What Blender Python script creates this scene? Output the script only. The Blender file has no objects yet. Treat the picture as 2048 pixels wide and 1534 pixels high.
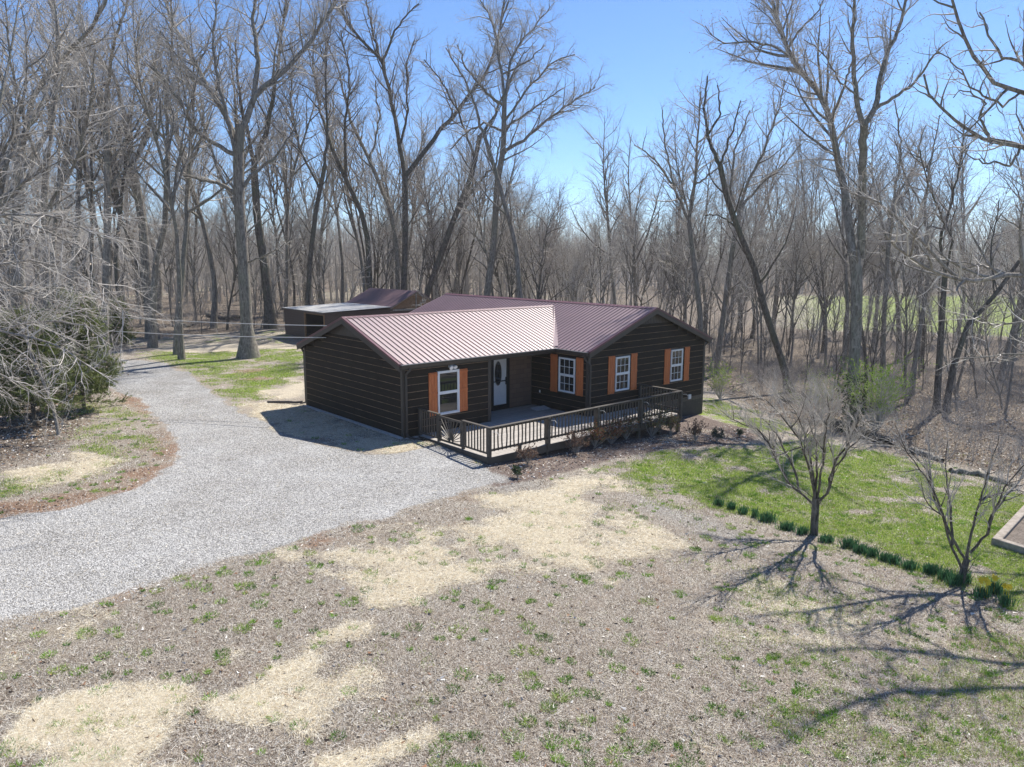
import bpy, bmesh, math, random
import numpy as np
from mathutils import Matrix, Vector
R_ = math.radians
sc = bpy.context.scene

# ---------------------------------------------------------------- camera, sky, sun
FPX, PITCH, ROLL, CAMZ = 1470.0, R_(9.82), R_(0.243), 6.30
cd = bpy.data.cameras.new('camera'); cam = bpy.data.objects.new('camera', cd); sc.collection.objects.link(cam)
cd.sensor_width = 36; cd.lens = FPX / 2048 * 36; cd.clip_start = 0.1; cd.clip_end = 3000
_F = np.array([0, math.cos(PITCH), -math.sin(PITCH)]); _U0 = np.array([0, math.sin(PITCH), math.cos(PITCH)]); _R0 = np.array([1., 0, 0])
_Rt = _R0 * math.cos(ROLL) + _U0 * math.sin(ROLL); _Up = -_R0 * math.sin(ROLL) + _U0 * math.cos(ROLL)
cam.matrix_world = Matrix(((_Rt[0], _Up[0], -_F[0], 0), (_Rt[1], _Up[1], -_F[1], 0), (_Rt[2], _Up[2], -_F[2], CAMZ), (0, 0, 0, 1)))
sc.camera = cam
SUN_AZ, SUN_EL = R_(35), R_(53)
w = bpy.data.worlds.new('World'); sc.world = w; w.use_nodes = True
nt = w.node_tree; nt.nodes.clear()
sky = nt.nodes.new('ShaderNodeTexSky'); sky.sky_type = 'NISHITA'; sky.sun_disc = False
sky.sun_elevation = SUN_EL; sky.sun_rotation = SUN_AZ; sky.air_density = 0.8; sky.dust_density = 0.1; sky.ozone_density = 9.0
bg = nt.nodes.new('ShaderNodeBackground'); bg.inputs[1].default_value = 0.105
wo = nt.nodes.new('ShaderNodeOutputWorld'); nt.links.new(sky.outputs[0], bg.inputs[0]); nt.links.new(bg.outputs[0], wo.inputs[0])
sl = bpy.data.lights.new('sun', 'SUN'); sl.energy = 5.0; sl.angle = R_(0.53); sl.color = (1, 0.94, 0.84)
so = bpy.data.objects.new('sun', sl); sc.collection.objects.link(so)
_sd = Vector((math.sin(SUN_AZ) * math.cos(SUN_EL), math.cos(SUN_AZ) * math.cos(SUN_EL), math.sin(SUN_EL)))
so.rotation_euler = _sd.to_track_quat('Z', 'Y').to_euler(); so.location = (0, 0, 60)
sc.view_settings.view_transform = 'Standard'; sc.view_settings.look = 'None'; sc.view_settings.gamma = 1
sc.view_settings.exposure = 0.72
sc.cycles.max_bounces = 5; sc.cycles.diffuse_bounces = 3; sc.cycles.glossy_bounces = 3; sc.cycles.transmission_bounces = 3
sc.cycles.caustics_reflective = False; sc.cycles.caustics_refractive = False

# ---------------------------------------------------------------- terrain height, pixel <-> world
def sp(x, k=1.0): return k * np.logaddexp(0, x / k)
def hz(x, y):
    x = np.asarray(x, float); y = np.asarray(y, float)
    b = 0.083 * sp(x + 3.2, 0.7) + 0.05 * sp(y - 31, 2.0) * (1 / (1 + np.exp(-(x - 4) / 4)))
    b = 3.3 * (1 - np.exp(-b / 3.3))
    far = 1 / (1 + np.exp(-(y - 150) / 20)); b = b * (1 - 0.55 * far)
    wood = 1 / (1 + np.exp(-(y - 45) / 3))
    n = 0.16 * np.sin(x * .31 + 1.3) * np.sin(y * .27 + x * .11) + 0.08 * np.sin(x * .83) * np.cos(y * .71)
    l = 0.05 * np.sin(x * .45 + 2) * np.sin(y * .38 + 1) 
    lw = 1 / (1 + np.exp(-(x - 1) / 2))
    return -b + n * wood + l * lw * (1 - wood)
def ray(u, v):
    d = _F * FPX + _Rt * (u - 1024) - _Up * (v - 767)
    return d / d[1]
def atD(u, v, D):                       # the point of pixel (u, v) at forward distance D
    d = ray(u, v); return np.array([d[0] * D, D, CAMZ + d[2] * D])
def gp(u, v):                           # the point of the ground under pixel (u, v)
    d = ray(u, v); D = 6.3 / max(1e-3, -d[2])
    for _ in range(60):
        z = float(hz(d[0] * D, D)); D += 0.7 * ((CAMZ - z) / max(1e-3, -d[2]) - D)
    return np.array([d[0] * D, D, float(hz(d[0] * D, D))])
def poly(px): return np.array([gp(u, v)[:2] for u, v in px])
def sdf(X, Y, P):                       # signed distance, > 0 inside
    X = X[..., None]; Y = Y[..., None]
    a = P; b = np.roll(P, -1, 0); e = b - a
    wx = X - a[:, 0]; wy = Y - a[:, 1]
    t = np.clip((wx * e[:, 0] + wy * e[:, 1]) / (e ** 2).sum(1), 0, 1)
    d = np.sqrt(((wx - t * e[:, 0]) ** 2 + (wy - t * e[:, 1]) ** 2).min(-1))
    c = ((a[:, 1] > Y) != (b[:, 1] > Y)) & (X < e[:, 0] * (Y - a[:, 1]) / np.where(e[:, 1] == 0, 1e-9, e[:, 1]) + a[:, 0])
    return np.where(c.sum(-1) % 2 == 1, d, -d)

DRIVE = poly([(-700, 700), (-200, 702), (100, 706), (225, 716), (330, 727), (392, 756), (430, 790), (478, 824), (520, 846), (560, 862), (610, 882), (665, 895), (735, 911), (800, 908), (850, 893), (885, 895), (930, 915), (975, 938), (1005, 958), (985, 972), (905, 988), (850, 1002), (790, 1026), (700, 1052), (600, 1078), (480, 1112), (380, 1146), (260, 1186), (130, 1218), (0, 1247), (-400, 1330), (-500, 1120), (0, 1037), (60, 1030), (150, 1013), (240, 988), (300, 962), (345, 928), (352, 892), (330, 850), (290, 810), (250, 785), (205, 768), (-100, 745), (-700, 735)])
MULCH = poly([(985, 975), (965, 930), (1100, 880), (1360, 815), (1420, 838), (1465, 850), (1530, 868), (1490, 888), (1330, 899), (1220, 920), (1150, 940), (1080, 958)])
GREEN = [(poly(p), s) for p, s in [
 ([(1200, 938), (1300, 908), (1480, 893), (1535, 870), (1400, 845), (1395, 785), (1450, 798), (1560, 850), (1650, 868), (1800, 920), (2100, 990), (2500, 1250), (2150, 1260), (2000, 1225), (1880, 1185), (1700, 1120), (1560, 1065), (1430, 1022), (1330, 1003), (1240, 968)], 1.0),
 ([(430, 790), (400, 750), (300, 715), (230, 705), (480, 702), (610, 695), (612, 745), (560, 775), (520, 800), (470, 812)], .8),
 ([(220, 676), (400, 672), (560, 655), (620, 660), (600, 685), (400, 690), (230, 695)], .55),
 ([(170, 800), (245, 815), (275, 860), (290, 900), (230, 925), (180, 890), (150, 850)], .55),
 ([(0, 960), (60, 945), (90, 975), (40, 1000), (0, 1010)], .6),
 ([(130, 945), (230, 900), (215, 930), (160, 965)], .6),
 ([(1450, 1130), (1700, 1160), (1950, 1230), (2200, 1300), (2200, 1650), (1500, 1650), (1400, 1300)], .30),
 ([(1230, 1000), (1330, 1010), (1600, 1110), (1500, 1200), (1300, 1100)], .22),
 ([(850, 1080), (1100, 1230), (900, 1500), (1300, 1600), (1450, 1300), (1200, 1120)], .10),
 ([(800, 880), (850, 880), (1010, 935), (960, 945)], .5)]]
STRAW = [(poly(p), s) for p, s in [
 ([(975, 1000), (1060, 985), (1140, 960), (1200, 950), (1228, 968), (1180, 985), (1135, 1000), (1160, 1012), (1235, 1020), (1250, 1032), (1190, 1050), (1110, 1052), (1060, 1035), (985, 1022)], .95),
 ([(1000, 1040), (1090, 1032), (1190, 1055), (1150, 1080), (1190, 1110), (1180, 1152), (1070, 1150), (1005, 1115), (985, 1060)], 1),
 ([(1195, 1065), (1290, 1048), (1325, 1080), (1290, 1108), (1200, 1112)], .8),
 ([(700, 1100), (860, 1062), (935, 1080), (890, 1112), (790, 1132), (690, 1128)], .9),
 ([(500, 1125), (630, 1098), (700, 1105), (640, 1132), (560, 1148)], .8),
 ([(640, 1150), (900, 1118), (1010, 1150), (900, 1178), (870, 1212), (780, 1200), (700, 1160)], .85),
 ([(500, 1292), (640, 1268), (655, 1300), (590, 1340), (480, 1402), (445, 1380)], .9),
 ([(590, 1350), (760, 1368), (750, 1400), (640, 1425), (560, 1402), (480, 1400)], .85),
 ([(60, 1600), (110, 1450), (190, 1385), (300, 1350), (385, 1372), (340, 1420), (300, 1500), (280, 1620)], 1),
 ([(600, 1620), (740, 1490), (860, 1458), (890, 1478), (780, 1560), (720, 1640)], .8),
 ([(55, 955), (150, 903), (215, 903), (215, 928), (130, 958), (70, 975)], .9),
 ([(520, 795), (590, 755), (614, 760), (612, 790), (560, 800)], .9),
 ([(470, 800), (520, 812), (612, 806), (700, 850), (800, 880), (850, 882), (810, 915), (735, 912), (640, 892), (560, 865), (500, 840)], .85),
 ([(290, 690), (460, 684), (600, 690), (600, 702), (430, 705), (320, 702)], .8)]]
CLAY = [(poly(p), s) for p, s in [
 ([(205, 770), (250, 770), (300, 805), (350, 850), (375, 895), (365, 940), (310, 985), (150, 1035), (-200, 1075), (-200, 1010), (60, 995), (200, 960), (280, 925), (315, 890), (290, 840)], .62),
 ([(470, 740), (560, 735), (570, 760), (480, 765)], .6), ([(160, 1195), (290, 1150), (330, 1180), (200, 1225)], .5), ([(520, 1090), (600, 1070), (720, 1060), (650, 1100)], .5), ([(900, 1320), (1000, 1340), (960, 1400), (880, 1370)], .3)]]
ASH = [(poly(p), s) for p, s in [([(1250, 985), (1330, 1005), (1450, 1045), (1560, 1090), (1500, 1110), (1380, 1060), (1280, 1020)], .8), ([(960, 965), (1060, 955), (1100, 975), (1000, 990)], .7)]]
LITTER = [(poly(p), s) for p, s in [
 ([(1405, 770), (1450, 790), (1560, 842), (1650, 858), (1800, 908), (2048, 955), (2600, 1060), (2600, 700), (1990, 655), (1500, 655), (1400, 640)], 1),
 ([(-1500, 640), (200, 640), (560, 628), (620, 640), (560, 655), (240, 676), (225, 700), (-1500, 690)], 1),
 ([(-1500, 745), (200, 772), (190, 800), (170, 850), (110, 900), (0, 935), (-1500, 1050)], 1),
 ([(600, 640), (1400, 640), (1400, 780), (1000, 760), (650, 690)], .9)]]
def mask(X, Y, L, soft):
    m = np.zeros_like(X)
    for P, s in L: m = np.maximum(m, s * np.clip(sdf(X, Y, P) / soft + .5, 0, 1))
    return m
def vn(x, y, s, seed=0):     # value noise 0..1
    r = np.random.default_rng(seed).random((64, 64)); u = x / s; v = y / s; i = np.floor(u).astype(int); j = np.floor(v).astype(int); fu = u - i; fv = v - j; fu = fu * fu * (3 - 2 * fu); fv = fv * fv * (3 - 2 * fv)
    return (r[i % 64, j % 64] * (1 - fu) + r[(i + 1) % 64, j % 64] * fu) * (1 - fv) + (r[i % 64, (j + 1) % 64] * (1 - fu) + r[(i + 1) % 64, (j + 1) % 64] * fu) * fv
def masks_exact(X, Y):
    g = np.clip((sdf(X, Y, DRIVE) + .5 * (vn(X, Y, .8, 41) - .5) + .3 * (vn(X, Y, .3, 42) - .5)) / .5 + .5, 0, 1)
    WX = X + 1.5 * (vn(X, Y, 1.3, 51) - .5) + .7 * (vn(X, Y, .4, 52) - .5); WY = Y + 1.5 * (vn(X, Y, 1.3, 53) - .5) + .7 * (vn(X, Y, .4, 54) - .5)
    gr = mask(WX, WY, GREEN, 1.2); st = mask(WX, WY, STRAW, 1.2); li = mask(X, Y, LITTER, 2.0)
    mu = np.clip(sdf(X, Y, MULCH) / .5 + .5, 0, 1); cl = mask(X, Y, CLAY, 1.1); ash = mask(X, Y, ASH, 1.0)
    li = np.maximum(li, np.clip((Y - 60) / 8, 0, 1)); 
    mead = (1 / (1 + np.exp(-(X - .36 * Y) / 6)) + .5 * (np.sin(X * .21 + 1) > .5) * (X < 14) * (Y > 105)).clip(0, 1) * np.clip((Y - 84 - 6 * np.sin(X * .05)) / 6, 0, 1) * np.clip((172 - Y) / 6, 0, 1)
    gr = np.maximum(gr * (1 - np.clip((Y - 60) / 8, 0, 1)), mead); li = li * (1 - mead)
    q1 = vn(X, Y, 1.1, 31); q2 = vn(X * .8 + Y * .4, Y - X * .3, .42, 32); q3 = vn(X, Y, 2.6, 33)
    sw = np.maximum(st, .25 * ((q3 > .70) & (li < .3) & (gr < .5) & (Y < 32) & (X > -9)))
    st = np.clip(sw * (1.55 - 1.1 * np.abs(q1 - .35) - .6 * q2), 0, 1)
    gr = np.where(mead > .3, gr, np.clip(gr * (1.4 - .95 * q2 * q1 * 2 - .4 * (q3 > .55) * q1), 0, 1))
    cl = np.clip(cl * (.5 + 1.1 * q1), 0, 1)
    return g, gr, st, li, mu, cl, ash

_GX0, _GY0, _GS = -50.0, 3.0, 0.125
_gx, _gy = np.meshgrid(np.arange(_GX0, 56, _GS), np.arange(_GY0, 66, _GS)); _GRID = None
def masks(X, Y):
    global _GRID
    if _GRID is None:
        rows = [masks_exact(_gx[i:i + 40], _gy[i:i + 40]) for i in range(0, len(_gx), 40)]
        _GRID = [np.concatenate([r[k] for r in rows]) for k in range(7)] + [np.concatenate([sdf(_gx[i:i + 40], _gy[i:i + 40], DRIVE) for i in range(0, len(_gx), 40)])]
    return glook(X, Y)[:7]
def glook(X, Y, ks=range(8)):
    fx = np.clip((X - _GX0) / _GS, 0, _gx.shape[1] - 1.01); fy = np.clip((Y - _GY0) / _GS, 0, _gx.shape[0] - 1.01); i = fx.astype(int); j = fy.astype(int); fx = fx - i; fy = fy - j
    return [(_GRID[k][j, i] * (1 - fx) + _GRID[k][j, i + 1] * fx) * (1 - fy) + (_GRID[k][j + 1, i] * (1 - fx) + _GRID[k][j + 1, i + 1] * fx) * fy for k in ks]
# ---------------------------------------------------------------- generic helpers
def link(o, parent=None):
    sc.collection.objects.link(o)
    if parent is not None: o.parent = parent
    return o
def tag(o, label=None, cat=None, group=None, kind=None):
    for k, v in (('label', label), ('category', cat), ('group', group), ('kind', kind)):
        if v: o[k] = v
    return o
def empty(name, loc=(0, 0, 0), rz=0):
    o = bpy.data.objects.new(name, None); o.location = loc; o.rotation_euler = (0, 0, rz); o.empty_display_size = .2
    return link(o)
def mesh_np(name, V, F, mats, mi=None, smooth=False):
    """V (n,3), F (m,k) arrays with k=3 or 4"""
    me = bpy.data.meshes.new(name); V = np.asarray(V, np.float32); F = np.asarray(F, np.int32); k = F.shape[1]
    me.vertices.add(len(V)); me.vertices.foreach_set('co', V.ravel())
    me.loops.add(F.size); me.loops.foreach_set('vertex_index', F.ravel())
    me.polygons.add(len(F)); me.polygons.foreach_set('loop_start', np.arange(0, F.size, k, dtype=np.int32))
    for m in mats: me.materials.append(m)
    if mi is not None: me.polygons.foreach_set('material_index', np.asarray(mi, np.int32))
    if smooth: me.polygons.foreach_set('use_smooth', np.ones(len(F), bool))
    me.update(calc_edges=True)
    return me
def obj_np(name, V, F, mats, parent=None, **k): return link(bpy.data.objects.new(name, mesh_np(name, V, F, mats, **k)), parent)
class MB:
    """collects boxes, prisms and tubes in frame (a, b, z) -> local (a, -b, z)"""
    def __init__(s): s.v = []; s.f = []; s.m = []; s.flip = -1
    def add(s, vs, fs, m=0):
        n = len(s.v); s.v += [(x, s.flip * y, z) for x, y, z in vs]; s.f += [tuple(i + n for i in f) for f in fs]; s.m += [m] * len(fs); return s
    def box(s, a0, a1, b0, b1, z0, z1, m=0):
        return s.add([(a0, b0, z0), (a1, b0, z0), (a1, b1, z0), (a0, b1, z0), (a0, b0, z1), (a1, b0, z1), (a1, b1, z1), (a0, b1, z1)],
                     [(0, 1, 2, 3), (4, 5, 6, 7), (0, 1, 5, 4), (1, 2, 6, 5), (2, 3, 7, 6), (3, 0, 4, 7)], m)
    def hexa(s, lo, hi, m=0):      # two matching polygons -> closed solid
        n = len(lo); vs = list(lo) + list(hi)
        return s.add(vs, [tuple(range(n)), tuple(range(n, 2 * n))] + [(i, (i + 1) % n, n + (i + 1) % n, n + i) for i in range(n)], m)
    def bar(s, p, q, w, h=None, m=0, up=(0, 0, 1)):
        h = h or w; p = Vector(p); q = Vector(q); d = (q - p).normalized(); u = Vector(up)
        sx = d.cross(u)
        if sx.length < 1e-4: sx = Vector((1, 0, 0))
        sx.normalize(); uu = sx.cross(d).normalized()
        c = [sx * (w / 2 * i) + uu * (h / 2 * j) for i, j in ((-1, -1), (1, -1), (1, 1), (-1, 1))]
        return s.hexa([tuple(p + k) for k in c], [tuple(q + k) for k in c], m)
    def tube(s, pts, r, n=8, m=0):
        pts = [Vector(p) for p in pts]; rings = []
        for i, p in enumerate(pts):
            d = (pts[min(i + 1, len(pts) - 1)] - pts[max(i - 1, 0)]).normalized()
            sx = d.cross(Vector((.13, .21, 1)));
            if sx.length < .05: sx = d.cross(Vector((1, 0, 0)))
            sx.normalize(); uu = d.cross(sx).normalized(); rr = r[i] if isinstance(r, (list, tuple)) else r
            rings.append([tuple(p + sx * rr * math.cos(2 * math.pi * k / n) + uu * rr * math.sin(2 * math.pi * k / n)) for k in range(n)])
        vs = sum(rings, []); fs = [tuple(range(n)), tuple(range(len(vs) - n, len(vs)))]
        for i in range(len(pts) - 1): fs += [(i * n + k, i * n + (k + 1) % n, (i + 1) * n + (k + 1) % n, (i + 1) * n + k) for k in range(n)]
        return s.add(vs, fs, m)
    def build(s, name, mats, parent=None, bevel=0, smooth=False, flip=None):
        me = bpy.data.meshes.new(name); bm = bmesh.new(); vv = [bm.verts.new(v) for v in s.v]
        for f, m in zip(s.f, s.m):
            try: bf = bm.faces.new([vv[i] for i in f]); bf.material_index = m; bf.smooth = smooth
            except ValueError: pass
        bmesh.ops.recalc_face_normals(bm, faces=bm.faces)
        if bevel: bmesh.ops.bevel(bm, geom=[e for e in bm.edges], offset=bevel, segments=1, affect='EDGES', clamp_overlap=True)
        bm.to_mesh(me); bm.free()
        for m in (mats if isinstance(mats, (list, tuple)) else [mats]): me.materials.append(m)
        return link(bpy.data.objects.new(name, me), parent)
def copy_tree(o, parent=None):
    c = o.copy(); link(c)
    if parent is not None: c.parent = parent
    for ch in list(o.children): copy_tree(ch, c)
    return c

# ---------------------------------------------------------------- materials
class NT:
    def __init__(s, name):
        s.m = bpy.data.materials.new(name); s.m.use_nodes = True; s.t = s.m.node_tree; s.b = s.t.nodes['Principled BSDF']
    def n(s, typ, **k):
        x = s.t.nodes.new('ShaderNode' + typ)
        for a, b in k.items(): setattr(x, a, b)
        return x
    def l(s, a, b): s.t.links.new(a, b)
    def co(s, scale=(1, 1, 1), kind='Object', rot=(0, 0, 0)):
        c = s.n('TexCoord'); mp = s.n('Mapping'); mp.inputs['Scale'].default_value = scale; mp.inputs['Rotation'].default_value = rot
        s.l(c.outputs[kind], mp.inputs[0]); return mp.outputs[0]
    def noise(s, vec, sc_, det=3, rough=.6, dist=0):
        x = s.n('TexNoise'); x.inputs['Scale'].default_value = sc_; x.inputs['Detail'].default_value = det; x.inputs['Roughness'].default_value = rough; x.inputs['Distortion'].default_value = dist
        if vec is not None: s.l(vec, x.inputs['Vector'])
        return x.outputs['Fac']
    def vor(s, vec, sc_, feat='F1'):
        x = s.n('TexVoronoi', feature=feat); x.inputs['Scale'].default_value = sc_
        if vec is not None: s.l(vec, x.inputs['Vector'])
        return x
    def ramp(s, fac, stops):
        x = s.n('ValToRGB'); e = x.color_ramp.elements
        while len(e) < len(stops): e.new(.5)
        for el, (p, c) in zip(e, stops): el.position = p; el.color = tuple(c) + (1,)
        s.l(fac, x.inputs[0]); return x.outputs[0]
    def mix(s, fac, a, b, mode='MIX'):
        x = s.n('Mix', data_type='RGBA', blend_type=mode)
        for sock, v in ((x.inputs[0], fac), (x.inputs[6], a), (x.inputs[7], b)):
            if isinstance(v, (int, float)): sock.default_value = v
            elif isinstance(v, (tuple, list)): sock.default_value = tuple(v) + (1,) if len(v) == 3 else v
            else: s.l(v, sock)
        return x.outputs[2]
    def math(s, op, a, b=0, c=0, clamp=False):
        x = s.n('Math', operation=op, use_clamp=clamp)
        for i, v in enumerate((a, b, c)):
            if isinstance(v, (int, float)): x.inputs[i].default_value = v
            else: s.l(v, x.inputs[i])
        return x.outputs[0]
    def bump(s, h, strength=.5, dist=.02):
        x = s.n('Bump'); x.inputs['Strength'].default_value = strength; x.inputs['Distance'].default_value = dist
        s.l(h, x.inputs['Height']); s.l(x.outputs[0], s.b.inputs['Normal'])
    def out(s, col, rough=.8, metal=0, spec=.3):
        b = s.b
        if isinstance(col, (tuple, list)): b.inputs['Base Color'].default_value = tuple(col) + (1,)
        else: s.l(col, b.inputs['Base Color'])
        if isinstance(rough, (int, float)): b.inputs['Roughness'].default_value = rough
        else: s.l(rough, b.inputs['Roughness'])
        b.inputs['Metallic'].default_value = metal; b.inputs['Specular IOR Level'].default_value = spec
        return s.m
def speck(name, c1, c2, sc_=6, rough=.7, spec=.3, bump=.15, stretch=(1, 1, 1)):
    m = NT(name); v = m.co(stretch); n = m.noise(v, sc_, 5, .65); f = m.noise(v, sc_ * 9, 3, .6)
    k = m.math('ADD', m.math('MULTIPLY', n, .65), m.math('MULTIPLY', f, .35))
    c = m.ramp(k, [(.35, c1), (.65, c2)])
    if bump: m.bump(k, bump, .01)
    return m.out(c, rough, 0, spec)
def attr_mat(name, rough=.75, spec=.15, trans=0.0):
    m = NT(name); a = m.n('Attribute', attribute_name='tint'); m.b.inputs['Roughness'].default_value = rough
    m.l(a.outputs['Color'], m.b.inputs['Base Color']); m.b.inputs['Specular IOR Level'].default_value = spec
    if trans:
        t = m.n('BsdfTranslucent'); m.l(a.outputs['Color'], t.inputs[0]); x = m.n('MixShader'); x.inputs[0].default_value = trans
        m.l(m.b.outputs[0], x.inputs[1]); m.l(t.outputs[0], x.inputs[2]); m.l(x.outputs[0], m.t.nodes['Material Output'].inputs[0])
    return m.m
def bark(name, dark, light, moss=None, sc_=1.0):
    m = NT(name); v = m.co((1, 1, .18)); n = m.noise(v, 14 * sc_, 5, .7, .4); big = m.noise(m.co((1, 1, .5)), 1.3, 3)
    c = m.ramp(n, [(.36, dark), (.62, light)])
    pale = m.ramp(m.noise(m.co(), 5, 4, .7), [(.55, (0, 0, 0)), (.66, (1, 1, 1))])
    c = m.mix(m.math('MULTIPLY', pale, .45), c, tuple(min(1, x * 1.5) for x in light))
    if moss:
        k = m.ramp(big, [(.5, (0, 0, 0)), (.62, (1, 1, 1))]); c = m.mix(m.math('MULTIPLY', k, .5), c, moss)
    m.bump(n, .9, .04)
    return m.out(c, .9, 0, .1)

def ground_mat():
    m = NT('ground'); v = m.co()
    a1 = m.n('Attribute', attribute_name='m1'); a2 = m.n('Attribute', attribute_name='m2')
    s1 = m.n('SeparateColor'); m.l(a1.outputs['Color'], s1.inputs[0]); s2 = m.n('SeparateColor'); m.l(a2.outputs['Color'], s2.inputs[0])
    gra, gre, stw = s1.outputs; lit, mul, cla = s2.outputs; ash = a2.outputs['Alpha']
    nb = m.noise(v, .35, 4, .6); nm = m.noise(v, 1.7, 4, .65); nf = m.noise(v, 9, 4, .7); nx = m.noise(v, 45, 4, .75)
    fib = m.noise(m.co((1, 3.5, 1), rot=(0, 0, .6)), 22, 4, .8, 1.0); fib2 = m.noise(m.co((3.5, 1, 1), rot=(0, 0, .3)), 20, 4, .8, 1.0)
    ff = m.math('MAXIMUM', fib, fib2)
    def edge(x, amp=1.0, k=3.0, src=None):   # break a soft mask up with noise
        src = src or m.math('ADD', m.math('MULTIPLY', nm, .5), m.math('MULTIPLY', nf, .5))
        t = m.math('ADD', x, m.math('MULTIPLY', m.math('SUBTRACT', src, .5), amp))
        return m.math('MULTIPLY_ADD', m.math('SUBTRACT', t, .5), k, .5, clamp=True)
    dorm = m.ramp(nx, [(.41, (.07, .056, .042)), (.50, (.26, .228, .188)), (.59, (.62, .58, .52))])
    dorm = m.mix(m.ramp(nm, [(.42, (0, 0, 0)), (.62, (.55, .55, .55))]), dorm, m.ramp(ff, [(.45, (.18, .145, .12)), (.7, (.44, .37, .31))]))
    soil = m.ramp(nf, [(.35, (.20, .135, .09)), (.65, (.34, .24, .165))])
    c = m.mix(m.math('MULTIPLY', m.ramp(nb, [(.6, (0, 0, 0)), (.68, (1, 1, 1))]), .35), dorm, soil)
    clay = m.ramp(nf, [(.35, (.17, .10, .068)), (.55, (.27, .17, .115)), (.7, (.38, .27, .19))])
    c = m.mix(m.math('MULTIPLY', edge(cla, 2.2, 2.2), .85), c, clay)
    c = m.mix(m.math('MULTIPLY', edge(ash, .8, 2), .7), c, m.ramp(nx, [(.4, (.17, .165, .155)), (.6, (.42, .41, .40))]))
    leaf = m.vor(v, 16); lr = m.n('SeparateColor'); m.l(leaf.outputs['Color'], lr.inputs[0])
    litc = m.mix(m.math('MULTIPLY', nf, .6), m.ramp(lr.outputs[0], [(0, (.05, .04, .032)), (.45, (.14, .112, .088)), (.8, (.27, .225, .185)), (1, (.50, .45, .40))]), (.09, .072, .055))
    litc = m.mix(m.ramp(nm, [(.5, (0, 0, 0)), (.7, (.5, .5, .5))]), litc, (.22, .19, .15))
    c = m.mix(edge(lit, 1.0, 3), c, litc)
    straw = m.ramp(ff, [(.42, (.24, .19, .135)), (.53, (.56, .49, .37)), (.66, (.84, .79, .67))])
    c = m.mix(m.math('MULTIPLY', edge(stw, 2.4, 1.7), .72), c, straw)
    grn = m.mix(nm, m.ramp(nf, [(.35, (.10, .17, .02)), (.65, (.22, .32, .04))]), m.ramp(nx, [(.38, (.13, .19, .03)), (.64, (.30, .36, .07))]))
    gm = m.ramp(m.math('ADD', m.math('MULTIPLY', nf, .45), m.math('MULTIPLY', nm, .55)), [(.40, (1, 1, 1)), (.62, (0, 0, 0))])
    gsub = m.math('SUBTRACT', gre, m.math('MULTIPLY', gm, .80))
    gk = m.math('MULTIPLY_ADD', m.math('SUBTRACT', gsub, .35), 4, .5, clamp=True)
    c = m.mix(m.math('MULTIPLY', gk, .9), c, grn)
    muc = m.ramp(nx, [(.36, (.07, .052, .046)), (.52, (.16, .125, .11)), (.66, (.36, .31, .28))])
    c = m.mix(edge(mul, .7, 3), c, muc)
    st = m.vor(v, 30); sr = m.n('SeparateColor'); m.l(st.outputs['Color'], sr.inputs[0])
    st2 = m.vor(v, 62); sr2 = m.n('SeparateColor'); m.l(st2.outputs['Color'], sr2.inputs[0])
    k = m.math('ADD', m.math('MULTIPLY', sr.outputs[0], .6), m.math('MULTIPLY', sr2.outputs[1], .4))
    gc = m.ramp(k, [(0.05, (.07, .07, .07)), (.35, (.21, .21, .21)), (.6, (.36, .36, .36)), (.95, (.64, .64, .64))])
    gc = m.mix(m.math('MULTIPLY', m.ramp(nm, [(.3, (1, 1, 1)), (.6, (0, 0, 0))]), .3), gc, (.30, .29, .28))
    gc = m.mix(1.0, gc, m.ramp(m.noise(m.co(), .55, 4, .6), [(.35, (.84, .82, .79)), (.65, (1.12, 1.12, 1.12))]), 'MULTIPLY')
    gk2 = edge(gra, .9, 5, nf)
    c = m.mix(gk2, c, gc)
    h = m.mix(gk2, m.math('ADD', nx, m.math('MULTIPLY', ff, .8)), m.math('SUBTRACT', 1, st.outputs['Distance']))
    m.bump(h, .9, .035)
    return m.out(c, .95, 0, .08)
GROUND = ground_mat()
SIDING = NT('dark_stained_wood'); _m = SIDING; _v = _m.co((.35, .35, 5)); _n = _m.noise(_v, 5, 5, .7, .3); _b = _m.noise(_m.co(), 1.1, 4, .6)
_c = _m.ramp(_n, [(.3, (.012, .0085, .006)), (.7, (.036, .026, .0185))]); _c = _m.mix(_m.math('MULTIPLY', _b, .5), _c, (.040, .034, .026))
_k = _m.ramp(_m.vor(_m.co((.6, .6, 1)), 2.2).outputs['Distance'], [(.025, (1, 1, 1)), (.06, (0, 0, 0))]); _c = _m.mix(_m.math('MULTIPLY', _k, .5), _c, (.12, .085, .06))
_m.bump(_n, .35, .01); SIDING = _m.out(_c, .7, 0, .15)
GROOVE = NT('bare_wood_groove'); _m = GROOVE; GROOVE = _m.out(_m.ramp(_m.noise(_m.co(), 1.6, 5, .75), [(.32, (.03, .022, .016)), (.42, (.17, .11, .07)), (.62, (.36, .25, .165))]), .8, 0, .2)
TRIM = speck('brown_trim', (.052, .043, .035), (.068, .056, .047), 3, .45, .4, .05)
RAIL = speck('grey_brown_stained_wood', (.055, .046, .037), (.10, .085, .07), 5, .55, .4, .15, (1, 1, 1))
DECKM = NT('deck_boards'); _m = DECKM; _v = _m.co((.5, 4, 4)); _n = _m.noise(_v, 6, 5, .7); _r = _m.noise(_m.co((.1, 7, 1)), 1, 1)
_c = _m.ramp(_n, [(.3, (.24, .22, .20)), (.7, (.50, .465, .43))]); _c = _m.mix(.35, _c, _m.ramp(_r, [(.35, (.26, .24, .215)), (.65, (.52, .485, .45))])); _m.bump(_n, .3, .01); DECKM = _m.out(_c, .8, 0, .2)
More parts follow.
